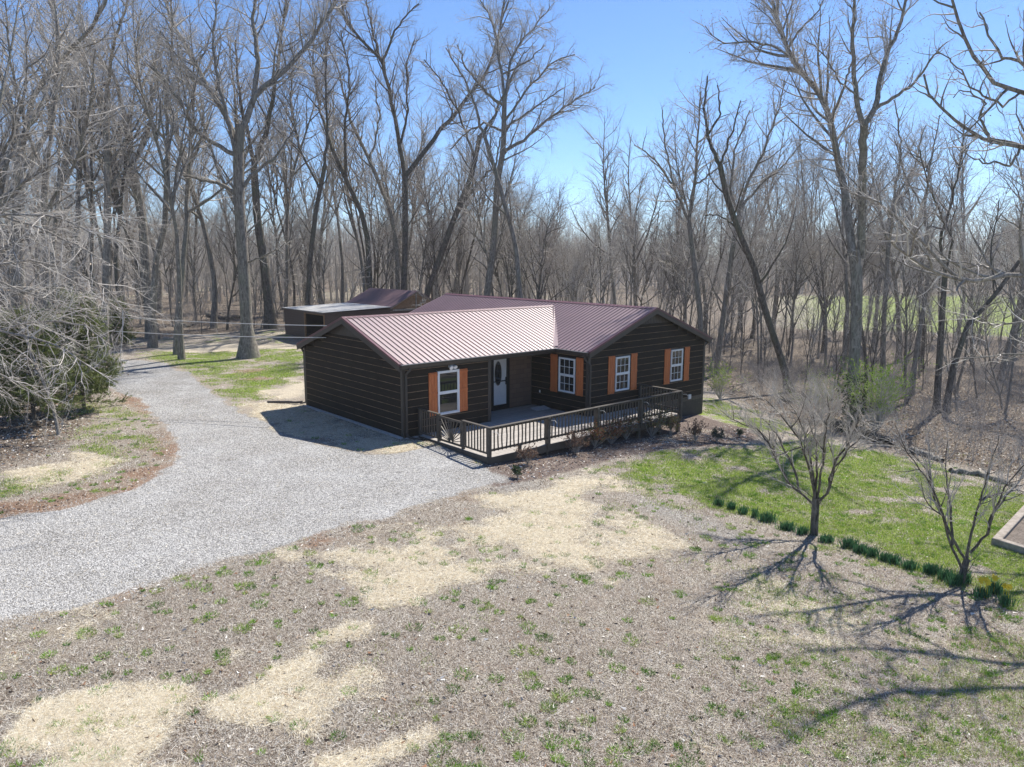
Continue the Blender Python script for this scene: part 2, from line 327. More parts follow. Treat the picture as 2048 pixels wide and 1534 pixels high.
ROOF = NT('burgundy_metal'); _m = ROOF; _n = _m.noise(_m.co(), .6, 4); _c = _m.ramp(_n, [(.3, (.135, .075, .088)), (.7, (.175, .10, .115))])
_rr = _m.math('MULTIPLY_ADD', _m.noise(_m.co(), 3, 4), .14, .43); ROOF = _m.out(_c, _rr, .15, .5); _m.b.inputs['IOR'].default_value = 2.15
ROOFTRIM = speck('burgundy_trim', (.10, .035, .042), (.14, .055, .062), 2, .4, .5, 0)
CEDAR = speck('orange_cedar', (.42, .115, .035), (.62, .20, .07), 4, .6, .3, .12, (3, 3, .5))
WHITE = speck('white_vinyl', (.70, .70, .71), (.80, .80, .80), 4, .4, .4, 0)
GLASS = NT('window_glass'); GLASS = GLASS.out((.018, .022, .024), .03, 0, .9)
BLACK = speck('black_paint', (.010, .010, .010), (.018, .017, .016), 4, .4, .4, 0)
DOORW = speck('door_white', (.62, .62, .63), (.70, .70, .70), 2, .4, .4, 0)
STONE = NT('tan_faux_brick'); _m = STONE; _bt = _m.n('TexBrick'); _bt.inputs['Scale'].default_value = 1; _bt.inputs['Brick Width'].default_value = .4; _bt.inputs['Row Height'].default_value = .2; _bt.inputs['Mortar Size'].default_value = .006
_bt.inputs['Color1'].default_value = (.19, .125, .09, 1); _bt.inputs['Color2'].default_value = (.155, .10, .075, 1); _bt.inputs['Mortar'].default_value = (.10, .065, .05, 1)
_m.l(_m.co(rot=(R_(90), 0, 0)), _bt.inputs['Vector']); STONE = _m.out(_bt.outputs[0], .85, 0, .2)
FOUND = speck('painted_block', (.048, .043, .038), (.064, .058, .051), 4, .7, .3, .2)
CONC = speck('pale_concrete', (.42, .41, .40), (.58, .57, .56), 6, .9, .2, .3)
BARK_G = bark('grey_bark', (.10, .088, .074), (.31, .285, .25), (.19, .195, .15))
BARK_D = bark('dark_bark', (.05, .043, .036), (.18, .16, .137), (.12, .13, .09))
BARK_P = bark('pale_bark', (.16, .145, .125), (.34, .315, .28))
TWIG_G = speck('grey_twig', (.38, .35, .315), (.54, .505, .46), 2, .8, .2, 0)
TWIG_D = speck('brown_twig', (.28, .255, .235), (.42, .385, .355), 2, .8, .2, 0)
TWIG_P = speck('pale_twig', (.46, .425, .385), (.62, .58, .53), 2, .7, .3, 0)
BUD = speck('tan_bud', (.34, .27, .21), (.50, .42, .33), 9, .7, .2, 0)
BUDG = speck('green_bud', (.22, .26, .10), (.34, .37, .17), 9, .7, .2, 0)
TINT = attr_mat('blade', .7, .2, .25)
TINTM = attr_mat('tinted', .85, .1)
SHEDW = speck('brown_metal_siding', (.075, .052, .043), (.11, .078, .066), 3, .55, .3, .1, (1, 1, 8))
SHEDR = NT('weathered_tin'); _m = SHEDR; _n = _m.noise(_m.co((1, 1, 1)), 2.2, 5, .7); _c = _m.ramp(_n, [(.35, (.50, .49, .47)), (.65, (.74, .73, .71))]); SHEDR = _m.out(_c, .45, .1, .6)
LUMBER = speck('bare_lumber', (.20, .12, .065), (.32, .20, .12), 5, .8, .2, .1)
OLDWOOD = speck('weathered_timber', (.20, .175, .15), (.40, .36, .32), 5, .9, .1, .5, (1, 1, 1))
CABLE = speck('pale_cable', (.45, .44, .42), (.55, .54, .52), 5, .5, .3, 0)
PIPE = speck('brown_downspout', (.05, .042, .036), (.062, .053, .046), 3, .4, .5, 0)

# ---------------------------------------------------------------- ground sheets
def lines(lo, hi, nlo, nhi, step, grow=1.08):
    a = list(np.arange(nlo, nhi, step)); s = step
    while a[-1] < hi: s *= grow; a.append(a[-1] + s)
    s = step; b = []; x = nlo
    while x > lo: s *= grow; x -= s; b.append(x)
    return np.array(b[::-1] + a)
def put_masks(me, X, Y):
    g, gr, st, li, mu, cl, ash = masks(X, Y)
    fo = (X < _GX0 + 1) | (X > 54) | (Y > 64) | (Y < 4)
    if fo.any():
        ex = masks_exact(X[fo], Y[fo])
        for a, b in zip((g, gr, st, li, mu, cl, ash), ex): a[fo] = b
    for nm, ch in (('m1', (g, gr, st, np.ones_like(g))), ('m2', (li, mu, cl, ash))):
        a = me.attributes.new(nm, 'FLOAT_COLOR', 'POINT'); a.data.foreach_set('color', np.stack(ch, -1).astype(np.float32).ravel())
def sheet(name, xs, ys, keep=None, dz=0.0):
    X, Y = np.meshgrid(xs, ys); nx = len(xs); ny = len(ys)
    i = np.arange((ny - 1) * (nx - 1)); r = i // (nx - 1); c = i % (nx - 1); q = r * nx + c
    F = np.stack([q, q + 1, q + 1 + nx, q + nx], 1)
    X = X.ravel(); Y = Y.ravel()
    if keep is not None:
        k = keep(X, Y); F = F[k[F].all(1)]; used = np.unique(F); mp = np.zeros(len(X), int); mp[used] = np.arange(len(used)); X = X[used]; Y = Y[used]; F = mp[F]
    V = np.stack([X, Y, hz(X, Y) + dz], 1)
    o = obj_np(name, V, F, [GROUND], smooth=True); put_masks(o.data, X, Y)
    return tag(o, kind='structure')
sheet('ground', lines(-700, 700, -26, 30, .3), lines(-30, 900, 4, 62, .3))
sheet('gravel_driveway', np.arange(-34, 2, .2), np.arange(8, 56, .2), lambda X, Y: sdf(X, Y, DRIVE) > -.35, .004)
sheet('mulch_bed', np.arange(-4, 16, .15), np.arange(18, 38, .15), lambda X, Y: sdf(X, Y, MULCH) > -.3, .005)

# ---------------------------------------------------------------- the cabin
YAW = R_(48.645); AX = np.array([math.sin(YAW), math.cos(YAW)]); BX = np.array([math.cos(YAW), -math.sin(YAW)])
NX, NY = -3.804, 25.144
def hw(a, b, z=0): p = np.array([NX, NY]) + AX * a + BX * b; return (p[0], p[1], z)
HROT = math.atan2(AX[1], AX[0])
OG, OE, HE, HR, HR2 = .22, .21, 2.62, 3.99, 4.17
W1, AM, BM, W2, LB, AW, ZD, REC = 7.48, 7.46, 1.84, 7.85, 12.7, 3.85, .01, 1.47
cabin = empty('cabin', (NX, NY, 0), HROT)
tag(cabin, 'dark brown plank-sided cabin with burgundy metal roof and orange shutters', 'cabin')
rnd = random.Random(5)
def boards(mb, fix, val, out, u0, u1, z0, z1, topf=None, hstep=.262):
    """plank courses on the plane axis fix = val, facing out; u along the other axis; topf(u range at z) clips at the gable"""
    th = .03; z = z0
    def bx(ua, ub, za, zb, d0, d1, m):
        if fix == 'a': mb.box(min(val + out * d0, val + out * d1), max(val + out * d0, val + out * d1), ua, ub, za, zb, m)
        else: mb.box(ua, ub, min(val + out * d0, val + out * d1), max(val + out * d0, val + out * d1), za, zb, m)
    while z < z1 - .02:
        zt = min(z + hstep, z1)
        lo, hi = (u0, u1) if topf is None else topf(zt)
        lo = max(lo, u0); hi = min(hi, u1)
        if hi - lo < .2: break
        bx(lo, hi, z, z + .016, -.01, .0155, 1)
        cuts = [lo]; p = lo + rnd.uniform(1.2, 3.6)
        while p < hi - .8: cuts.append(p); p += rnd.uniform(2.0, 3.8)
        cuts.append(hi)
        for a_, b_ in zip(cuts[:-1], cuts[1:]): bx(a_ + .002, b_ - .002, z + .0165, zt, -.01, th * .55 + rnd.uniform(0, .006), 0)
        z = zt
def gable_top(uc, half, ze, zr, pad):    # width limits of the gable at height z
    return lambda z: (uc - half - pad, uc + half + pad) if z <= ze else (uc - half * (zr - z) / (zr - ze) + .03, uc + half * (zr - z) / (zr - ze) - .03)
def walls():
    S1 = (HR - HE) / (W1 / 2 + OE); S2 = (HR2 - HE) / (W2 / 2 + OE)
    # solid cores, 4 cm behind the planks
    def core(mb, pts_ab, z0, z1): mb.hexa([(a, b, z0) for a, b in pts_ab], [(a, b, z1) for a, b in pts_ab])
    m = MB(); core(m, [(.04, -.04), (AW - .04, -.04), (AW - .04, -REC - .04), (AM + .04, -REC - .04), (AM + .04, -W1 + .04), (.04, -W1 + .04)], -.3, HE)
    m.hexa([(.04, -.04, HE), (.04, -W1 + .04, HE), (.04, -W1 / 2, HR - .10)], [(AM + .5, -.04 - REC, HE), (AM + .5, -W1 + .04, HE), (AM + .5, -W1 / 2, HR - .10)])
    core(m, [(AM + .04, BM - .04), (AM + W2 - .04, BM - .04), (AM + W2 - .04, -LB), (AM + .04, -LB)], -.2, HE)
    m.hexa([(AM + .04, BM - .04, HE), (AM + W2 - .04, BM - .04, HE), (AM + W2 / 2, BM - .04, HR2 - .10)], [(AM + .04, -LB, HE), (AM + W2 - .04, -LB, HE), (AM + W2 / 2, -LB, HR2 - .10)])
    m.build('wall_core', TRIM, cabin)
    ze1 = HE + S1 * OE - .10; ze2 = HE + S2 * OE - .1
    m = MB(); boards(m, 'a', 0, -1, -W1, 0, 0.0, 3.26, gable_top(-W1 / 2, W1 / 2, ze1 - .02, HR - .10, 0)); m.build('wall', [SIDING, GROOVE], cabin)
    m = MB(); boards(m, 'b', 0, 1, 0, AW, 0.0, HE - .1); m.build('wall', [SIDING, GROOVE], cabin)
    m = MB(); boards(m, 'b', -REC, 1, AW, 5.16, 0.02, HE - .1); m.build('wall', [SIDING, GROOVE], cabin)
    m = MB(); boards(m, 'a', AW, 1, -REC, -.05, 0.02, HE - .1); m.build('wall', [SIDING, GROOVE], cabin)
    m = MB(); boards(m, 'a', AM, -1, -REC, BM, 0.02, HE - .1); m.build('wall', [SIDING, GROOVE], cabin)
    m = MB(); boards(m, 'b', BM, 1, AM, AM + W2, -.04, 3.50, gable_top(AM + W2 / 2, W2 / 2, ze2 - .02, HR2 - .10, 0)); m.build('wall', [SIDING, GROOVE], cabin)
    m = MB(); boards(m, 'a', AM + W2, 1, -LB, BM, -.04, HE - .1); m.build('wall', [SIDING, GROOVE], cabin)
    m = MB(); boards(m, 'b', -W1, -1, 0, AM, 0, HE - .1); m.build('wall', [SIDING, GROOVE], cabin)
    m = MB(); boards(m, 'a', AM, -1, -LB, -W1, 0, HE - .1); boards(m, 'b', -LB, -1, AM, AM + W2, 0, HE - .1); m.build('wall', [SIDING, GROOVE], cabin)
    # gable vents: vertical battens
    m = MB(); n = 24; h1 = HR - .13; b0 = -W1 / 2
    for i in range(-n // 2, n // 2 + 1):
        bb = b0 + i * .105; top = h1 - abs(i * .105) * S1
        if top > 3.30: m.hexa([(-.022, bb - .045, 3.275), (-.022, bb + .045, 3.275), (-.022, bb + .045, top - .02), (-.022, bb - .045, top - .02)], [(-.003, bb - .045, 3.275), (-.003, bb + .045, 3.275), (-.003, bb + .045, top - .02), (-.003, bb - .045, top - .02)])
    m.build('gable_vent', TRIM, cabin)
    m = MB(); a0 = AM + W2 / 2
    for i in range(-n // 2, n // 2 + 1):
        aa = a0 + i * .105; top = HR2 - .13 - abs(i * .105) * S2
        if top > 3.55: m.box(aa - .045, aa + .045, BM + .003, BM + .022, 3.515, top - .02)
    m.build('gable_vent', TRIM, cabin)
    for a0, a1, b0, b1, z0, z1 in [(-.03, .09, -.09, .03, -.02, HE - .06), (-.03, .09, -W1 - .03, -W1 + .09, 0, HE - .06), (AW - .02, AW + .13, -.13, .03, .01, HE - .10),
                                   (AM - .03, AM + .10, BM - .10, BM + .03, .0, HE - .06), (AM + W2 - .09, AM + W2 + .03, BM - .09, BM + .03, -.16, HE - .06), (AM - .03, AM + .0, -REC - .0, -REC + .05, .02, HE - .1)]:
        m = MB(); m.box(a0, a1, b0, b1, z0, z1); m.build('corner_board' if a0 != AW - .02 else 'porch_post', TRIM, cabin, .006)
    m = MB(); m.box(5.0, AM + W2 + .02, BM - .02, BM + .02, -.42, -.14) if False else m.box(AM + .03, AM + W2 + .01, BM - .03, BM + .012, -2.6, -.20); m.box(AM + W2 - .03, AM + W2 + .012, -LB, BM - .03, -3.4, -.20)
    m.box(AM + .05, AM + W2 - .05, -LB + .02, BM - .05, -3.2, -.21)
    m.build('foundation', FOUND, cabin)
    m = MB(); m.box(AM, AM + W2 + .035, BM, BM + .035, -.20, -.045); m.build('skirt_board', RAIL, cabin, .004)
    m = MB(); m.box(-.20, .06, -W1 + .0, .02, -.2, .012); m.box(0.03, .75, .02, .16, -.3, -.02); m.build('footing', CONC, cabin)
    m = MB(); m.box(6.20, AM - .002, -REC, -REC + .025, ZD + .01, HE - .1); m.build('faux_brick_panel', STONE, cabin)
walls()
def roofs():
    S1 = (HR - HE) / (W1 / 2 + OE); S2 = (HR2 - HE) / (W2 / 2 + OE)
    am, bm = AM - OE, BM + OG; ridge_a = AM + W2 / 2; va = am + (HR - HE) / S2   # where the wing ridge meets the main slope
    z1 = lambda b: HR - S1 * abs(b + W1 / 2)
    z2 = lambda a: HR2 - S2 * abs(a - ridge_a)
    T = .055
    def slab(m, P): m.hexa([(a, b, z - T) for a, b, z in P], P)
    def rib(m, p, q, axis, w=.05, h=.034):
        if axis == 'a': o = ((w / 2, 0), (w / 4, h), (-w / 4, h), (-w / 2, 0)); f = lambda P: [(P[0] + d, P[1], P[2] + e - .002 * (e == 0)) for d, e in o]
        else: o = ((w / 2, 0), (w / 4, h), (-w / 4, h), (-w / 2, 0)); f = lambda P: [(P[0], P[1] + d, P[2] + e - .002 * (e == 0)) for d, e in o]
        m.hexa(f(p), f(q))
    be, br = OE, -W1 / 2; bb = -W1 - OE
    m = MB(); slab(m, [(-OG, be, HE), (am, be, HE), (va, br, HR), (-OG, br, HR)])
    n = 0; a = -OG + .12
    while a < va - .1:
        bs = be if a <= am else be + (a - am) / (va - am) * (br - be); rib(m, (a, bs, z1(bs)), (a, br, HR), 'a'); a += .2286
    m.build('roof', ROOF, cabin)
    m = MB(); slab(m, [(-OG, bb, HE), (am, bb, HE), (va, br, HR), (-OG, br, HR)]); a = -OG + .12
    while a < va - .1:
        bs = bb if a <= am else bb + (a - am) / (va - am) * (br - bb); rib(m, (a, bs, z1(bs)), (a, br, HR), 'a'); a += .2286
    m.build('roof', ROOF, cabin)
    m = MB(); lb = -LB - OG
    slab(m, [(am, bm, HE), (am, be, HE), (va, br, HR), (ridge_a, br, HR2), (ridge_a, bm, HR2)])
    slab(m, [(am, lb, HE), (am, bb, HE), (va, br, HR), (ridge_a, br, HR2), (ridge_a, lb, HR2)])
    b = bm - .12
    while b > lb + .05:
        a0 = am if (b >= be or b <= bb) else (am + (be - b) / (be - br) * (va - am) if b > br else am + (b - bb) / (br - bb) * (va - am))
        rib(m, (a0, b, z2(a0)), (ridge_a, b, HR2), 'b'); b -= .2286
    m.build('roof', ROOF, cabin)
    m = MB(); ae = AM + W2 + OE; slab(m, [(ae, bm, HE), (ae, lb, HE), (ridge_a, lb, HR2), (ridge_a, bm, HR2)]); b = bm - .12
    while b > lb + .05: rib(m, (ae, b, HE), (ridge_a, b, HR2), 'b'); b -= .2286
    m.build('roof', ROOF, cabin)
    # ridge caps, valley flashing, rake trim
    m = MB(); c = .15
    m.hexa([(-OG - .02, br - c, HR + .03 - c * S1), (-OG - .02, br, HR + .035), (-OG - .02, br + c, HR + .03 - c * S1), (-OG - .02, br, HR + .022)], [(va, br - c, HR + .03 - c * S1), (va, br, HR + .035), (va, br + c, HR + .03 - c * S1), (va, br, HR + .022)])
    m.build('ridge_cap', ROOFTRIM, cabin)
    m = MB()
    m.hexa([(ridge_a - c, bm + .02, HR2 + .03 - c * S2), (ridge_a, bm + .02, HR2 + .035), (ridge_a + c, bm + .02, HR2 + .03 - c * S2), (ridge_a, bm + .02, HR2 + .022)], [(ridge_a - c, lb, HR2 + .03 - c * S2), (ridge_a, lb, HR2 + .035), (ridge_a + c, lb, HR2 + .03 - c * S2), (ridge_a, lb, HR2 + .022)])
    m.build('ridge_cap', ROOFTRIM, cabin)
    m = MB(); m.hexa([(am - .0, be - .14, HE + .075), (am + .14, be, HE + .085), (am + .14, be, HE + .04), (am, be - .14, HE + .04)], [(va - .02, br + .12, HR + .0), (va + .12, br + .12, HR + .01), (va + .12, br + .12, HR - .02), (va - .02, br + .12, HR - .04)])
    m.build('valley_flashing', ROOF, cabin)
    def rake(fix, val, uc, half, zr, ze, s):
        for sg in (-1, 1):
            m = MB(); u0, u1 = uc, uc + sg * half
            def quad(v0, v1, t0, t1, zu):
                lo = []; hi = []
                for (u, z) in ((u0, zr), (u1, ze)): lo.append((u, z + t0)); hi.append((u, z + t1))
                P = [lo[0], lo[1], hi[1], hi[0]]
                f = (lambda v, p: (v, p[0], p[1])) if fix == 'a' else (lambda v, p: (p[0], v, p[1]))
                m.hexa([f(v0, p) for p in P], [f(v1, p) for p in P])
            quad(val, val + s * .028, -.24, -.052, 0); m.build('rake_board', TRIM, cabin)
            m = MB(); quad(val + s * .002, val + s * .036, -.05, .03, 0); quad(val - s * .06, val + s * .002, .002, .03, 0); m.build('rake_trim', ROOFTRIM, cabin)
            m = MB(); quad(val - s * (OG - .02), val - s * .002, -.10, -.058, 0); m.build('soffit', TRIM, cabin)
    rake('a', -OG, -W1 / 2, W1 / 2 + OE, HR, HE, -1)
    rake('b', BM + OG, AM + W2 / 2, W2 / 2 + OE, HR2, HE, 1)
    # eave fascias, soffits and gutters
    def gutter(p, q, out):
        m = MB(); P = Vector(p); Q = Vector(q); o = Vector(out)
        pr = [(0, -.02), (.0, -.13), (.07, -.13), (.11, -.07), (.12, -.005), (.108, -.005), (.10, -.06), (.06, -.115), (.012, -.115), (.012, -.02)]
        m.hexa([tuple(P + o * x + Vector((0, 0, z))) for x, z in pr], [tuple(Q + o * x + Vector((0, 0, z))) for x, z in pr]); m.build('gutter', PIPE, cabin)
        m = MB(); m.bar(tuple(P + o * .114 + Vector((0, 0, .0))), tuple(Q + o * .114 + Vector((0, 0, .0))), .02, .012); m.build('gutter_lip', CABLE, cabin)
    gutter((-OG, be, HE), (am + .0, be, HE), (0, 1, 0)); gutter((am, be + .02, HE), (am, bm, HE), (-1, 0, 0)); gutter((-OG, bb, HE), (am, bb, HE), (0, -1, 0)); gutter((ae, bm, HE), (ae, lb, HE), (1, 0, 0))
    m = MB(); m.box(-OG + .03, am + OE, be - .03, be - .002, HE - .19, HE - .056); m.box(-OG + .03, am + OE, .0, be - .03, HE - .19, HE - .15)
    m.box(AW + .0, AM, -REC, .0, HE - .12, HE - .09)
    m.build('fascia', TRIM, cabin)
    m = MB(); m.box(am + .002, am + .03, be - .03, bm - .03, HE - .19, HE - .056); m.box(am + .03, AM, be, bm - .03, HE - .19, HE - .15); m.build('fascia', TRIM, cabin)
    m = MB(); m.box(ae - .03, ae - .002, lb, bm - .03, HE - .19, HE - .056); m.box(AM + W2, ae - .03, lb, bm - .03, HE - .19, HE - .15); m.build('fascia', TRIM, cabin)
    m = MB(); m.box(-OG + .03, am, bb + .002, bb + .03, HE - .19, HE - .056); m.box(-OG + .03, am, bb + .03, -W1, HE - .19, HE - .15); m.build('fascia', TRIM, cabin)
    # downspouts
    for pts in ([(.17, be + .06, HE - .12), (.15, be + .05, HE - .22), (.10, .07, HE - .38), (.10, .07, .12), (.10, .12, .04), (.35, .5, -.06)],
                [(AM - OE - .06, bm - .2, HE - .12), (AM - .12, BM - .06, HE - .32), (AM + .06, BM + .06, HE - .55), (AM + .06, BM + .06, .05)],
                [(-.05, -W1 - OE - .05, HE - .12), (-.0, -W1 - .07, HE - .36), (.0, -W1 - .07, .12), (-.15, -W1 - .3, .05)],
                [(ae + .05, bm - .1, HE - .12), (AM + W2 + .07, BM - .03, HE - .36), (AM + W2 + .07, BM - .03, -1.35)]):
        m = MB()
        for p, q in zip(pts[:-1], pts[1:]): m.bar(p, q, .075, .06)
        m.build('downspout', PIPE, cabin, .005)
    # plumbing vent on the main slope
    m = MB(); ab = (ridge_a - 1.75, -4.9); z = z2(ab[0]); m.tube([(ab[0], ab[1], z - .02), (ab[0], ab[1], z + .26), (ab[0], ab[1], z + .27)], [.045, .045, .03], 10); m.tube([(ab[0], ab[1], z - .02), (ab[0], ab[1], z + .05)], [.12, .06], 10)
    m.build('plumbing_vent', BLACK, cabin)
roofs()
def window(fix, val, out, u0, u1, z0, z1, grid, frame_t=.045):
    def bx(m, ua, ub, za, zb, d0, d1, mm=0):
        lo, hi = sorted((val + out * d0, val + out * d1))
        if fix == 'a': m.box(lo, hi, ua, ub, za, zb, mm)
        else: m.box(ua, ub, lo, hi, za, zb, mm)
    m = MB(); t = frame_t
    bx(m, u0, u1, z0, z0 + t, .012, .075); bx(m, u0, u1, z1 - t, z1, .012, .075); bx(m, u0, u0 + t, z0 + t, z1 - t, .012, .075); bx(m, u1 - t, u1, z0 + t, z1 - t, .012, .075)
    root = m.build('window', WHITE, cabin, .004)
    zm = (z0 + z1) / 2; m = MB(); bx(m, u0 + t, u1 - t, zm - .03, zm + .03, .012, .065)
    for (za, zb, d) in ((z0 + t, zm - .03, .03), (zm + .03, z1 - t, .048)):
        bx(m, u0 + t, u0 + t + .03, za, zb, .01, d + .012); bx(m, u1 - t - .03, u1 - t, za, zb, .01, d + .012)
        bx(m, u0 + t + .03, u1 - t - .03, za, za + .025, .01, d + .012); bx(m, u0 + t + .03, u1 - t - .03, zb - .025, zb, .01, d + .012)
    m.build('sash', WHITE, root)
    m = MB()
    for (za, zb, d) in ((z0 + t, zm - .03, .03), (zm + .03, z1 - t, .048)): bx(m, u0 + t + .02, u1 - t - .02, za + .02, zb - .02, .008, d)
    m.build('pane', GLASS, root)
    if grid:
        m = MB()
        for (za, zb, d) in ((z0 + t, zm - .03, .03), (zm + .03, z1 - t, .048)):
            for i in (1, 2): u = u0 + t + (u1 - u0 - 2 * t) * i / 3; bx(m, u - .009, u + .009, za + .025, zb - .025, d + .001, d + .009)
            z = (za + zb) / 2; bx(m, u0 + t + .03, u1 - t - .03, z - .009, z + .009, d + .0015, d + .0085)
        m.build('muntin', WHITE, root)
    m = MB(); bx(m, u0 - .05, u1 + .05, z0 - .05, z0 - .002, .012, .05); bx(m, u0 - .05, u1 + .05, z1 + .002, z1 + .04, .012, .045); m.build('sill', TRIM, root)
def shutter(fix, val, out, u0, u1, z0, z1, mids=3):
    def bx(m, ua, ub, za, zb, d0, d1):
        lo, hi = sorted((val + out * d0, val + out * d1))
        if fix == 'a': m.box(lo, hi, ua, ub, za, zb)
        else: m.box(ua, ub, lo, hi, za, zb)
    m = MB(); n = 3; wd = (u1 - u0) / n
    for i in range(n): bx(m, u0 + i * wd + .004, u0 + (i + 1) * wd - .004, z0 + (i % 2) * .004, z1 - (i % 2) * .004, .03, .052)
    s = m.build('shutter', CEDAR, cabin, .003)
    H = z1 - z0
    for k in ([.05, .5, .92] if mids == 3 else [.3, .7]):
        m = MB(); bx(m, u0 + .003, u1 - .003, z0 + H * k, z0 + H * k + .075, .0525, .072); m.build('batten', CEDAR, s, .003)
window('b', 0, 1, 1.46, 2.43, .60, 2.21, False, .06); shutter('b', 0, 1, 1.07, 1.45, .60, 2.19); shutter('b', 0, 1, 2.44, 2.82, .60, 2.20)
window('a', AM, -1, .25, 1.16, .83, 2.25, True); shutter('a', AM, -1, -.25, .16, .76, 2.33); shutter('a', AM, -1, 1.22, 1.61, .79, 2.33)
window('b', BM, 1, 9.05, 9.92, .84, 2.26, True); shutter('b', BM, 1, 8.60, 9.00, .77, 2.33); shutter('b', BM, 1, 10.02, 10.42, .78, 2.33)
window('b', BM, 1, 12.75, 13.60, .84, 2.26, True); shutter('b', BM, 1, 12.29, 12.70, .76, 2.33); shutter('b', BM, 1, 13.75, 14.13, .76, 2.31)
# wall cover behind main window opening: wall planks run through, windows sit on them as in the photo
def door():
    b = -REC; m = MB()
    m.box(5.17, 5.32, b, b + .06, ZD + .01, 2.18); m.box(6.02, 6.18, b, b + .06, ZD + .01, 2.18); m.box(5.32, 6.02, b, b + .06, 2.12, 2.18); m.box(5.32, 6.02, b, b + .06, ZD + .01, .22)
    d = m.build('door', BLACK, cabin, .004)
    m = MB(); m.box(5.325, 6.015, b + .005, b + .03, .225, 2.115); m.build('door_leaf', DOORW, d)
    def oval(r0, r1, y0, y1, mat, name):
        m = MB(); n = 28; C = (5.565, 1.54); P = [(C[0] + r0 * math.cos(2 * math.pi * i / n), C[1] + r1 * math.sin(2 * math.pi * i / n)) for i in range(n)]
        m.hexa([(x, y0, z) for x, z in P], [(x, y1, z) for x, z in P]); m.build(name, mat, d)
    oval(.20, .52, b + .031, b + .040, OLDWOOD, 'oval_trim'); oval(.175, .49, b + .041, b + .046, GLASS, 'oval_glass')
    m = MB(); m.box(5.325, 6.015, b + .052, b + .075, 1.19, 1.235); m.build('storm_door_bar', BLACK, d)
    m = MB(); m.box(5.95, 5.99, b + .05, b + .11, 1.05, 1.36); m.box(5.90, 5.99, b + .09, b + .12, 1.18, 1.22); m.build('handle', BLACK, d)
    m = MB(); m.box(AM - .035, AM - .02, -.93, -.86, .60, .71); m.build('outlet', WHITE, cabin)
    m = MB(); m.box(14.14, 14.34, BM + .036, BM + .10, -.12, .09); m.build('meter_box', DOORW, cabin, .01)
    m = MB(); m.tube([(1.99, .02, 2.35), (1.99, .10, 2.34), (1.99, .19, 2.30)], [.04, .055, .085], 12); m.tube([(2.18, .02, 2.37), (2.18, .10, 2.36), (2.17, .19, 2.31)], [.03, .045, .075], 12); m.box(1.96, 2.21, .016, .05, 2.33, 2.39)
    m.build('floodlight', WHITE, cabin)
door()

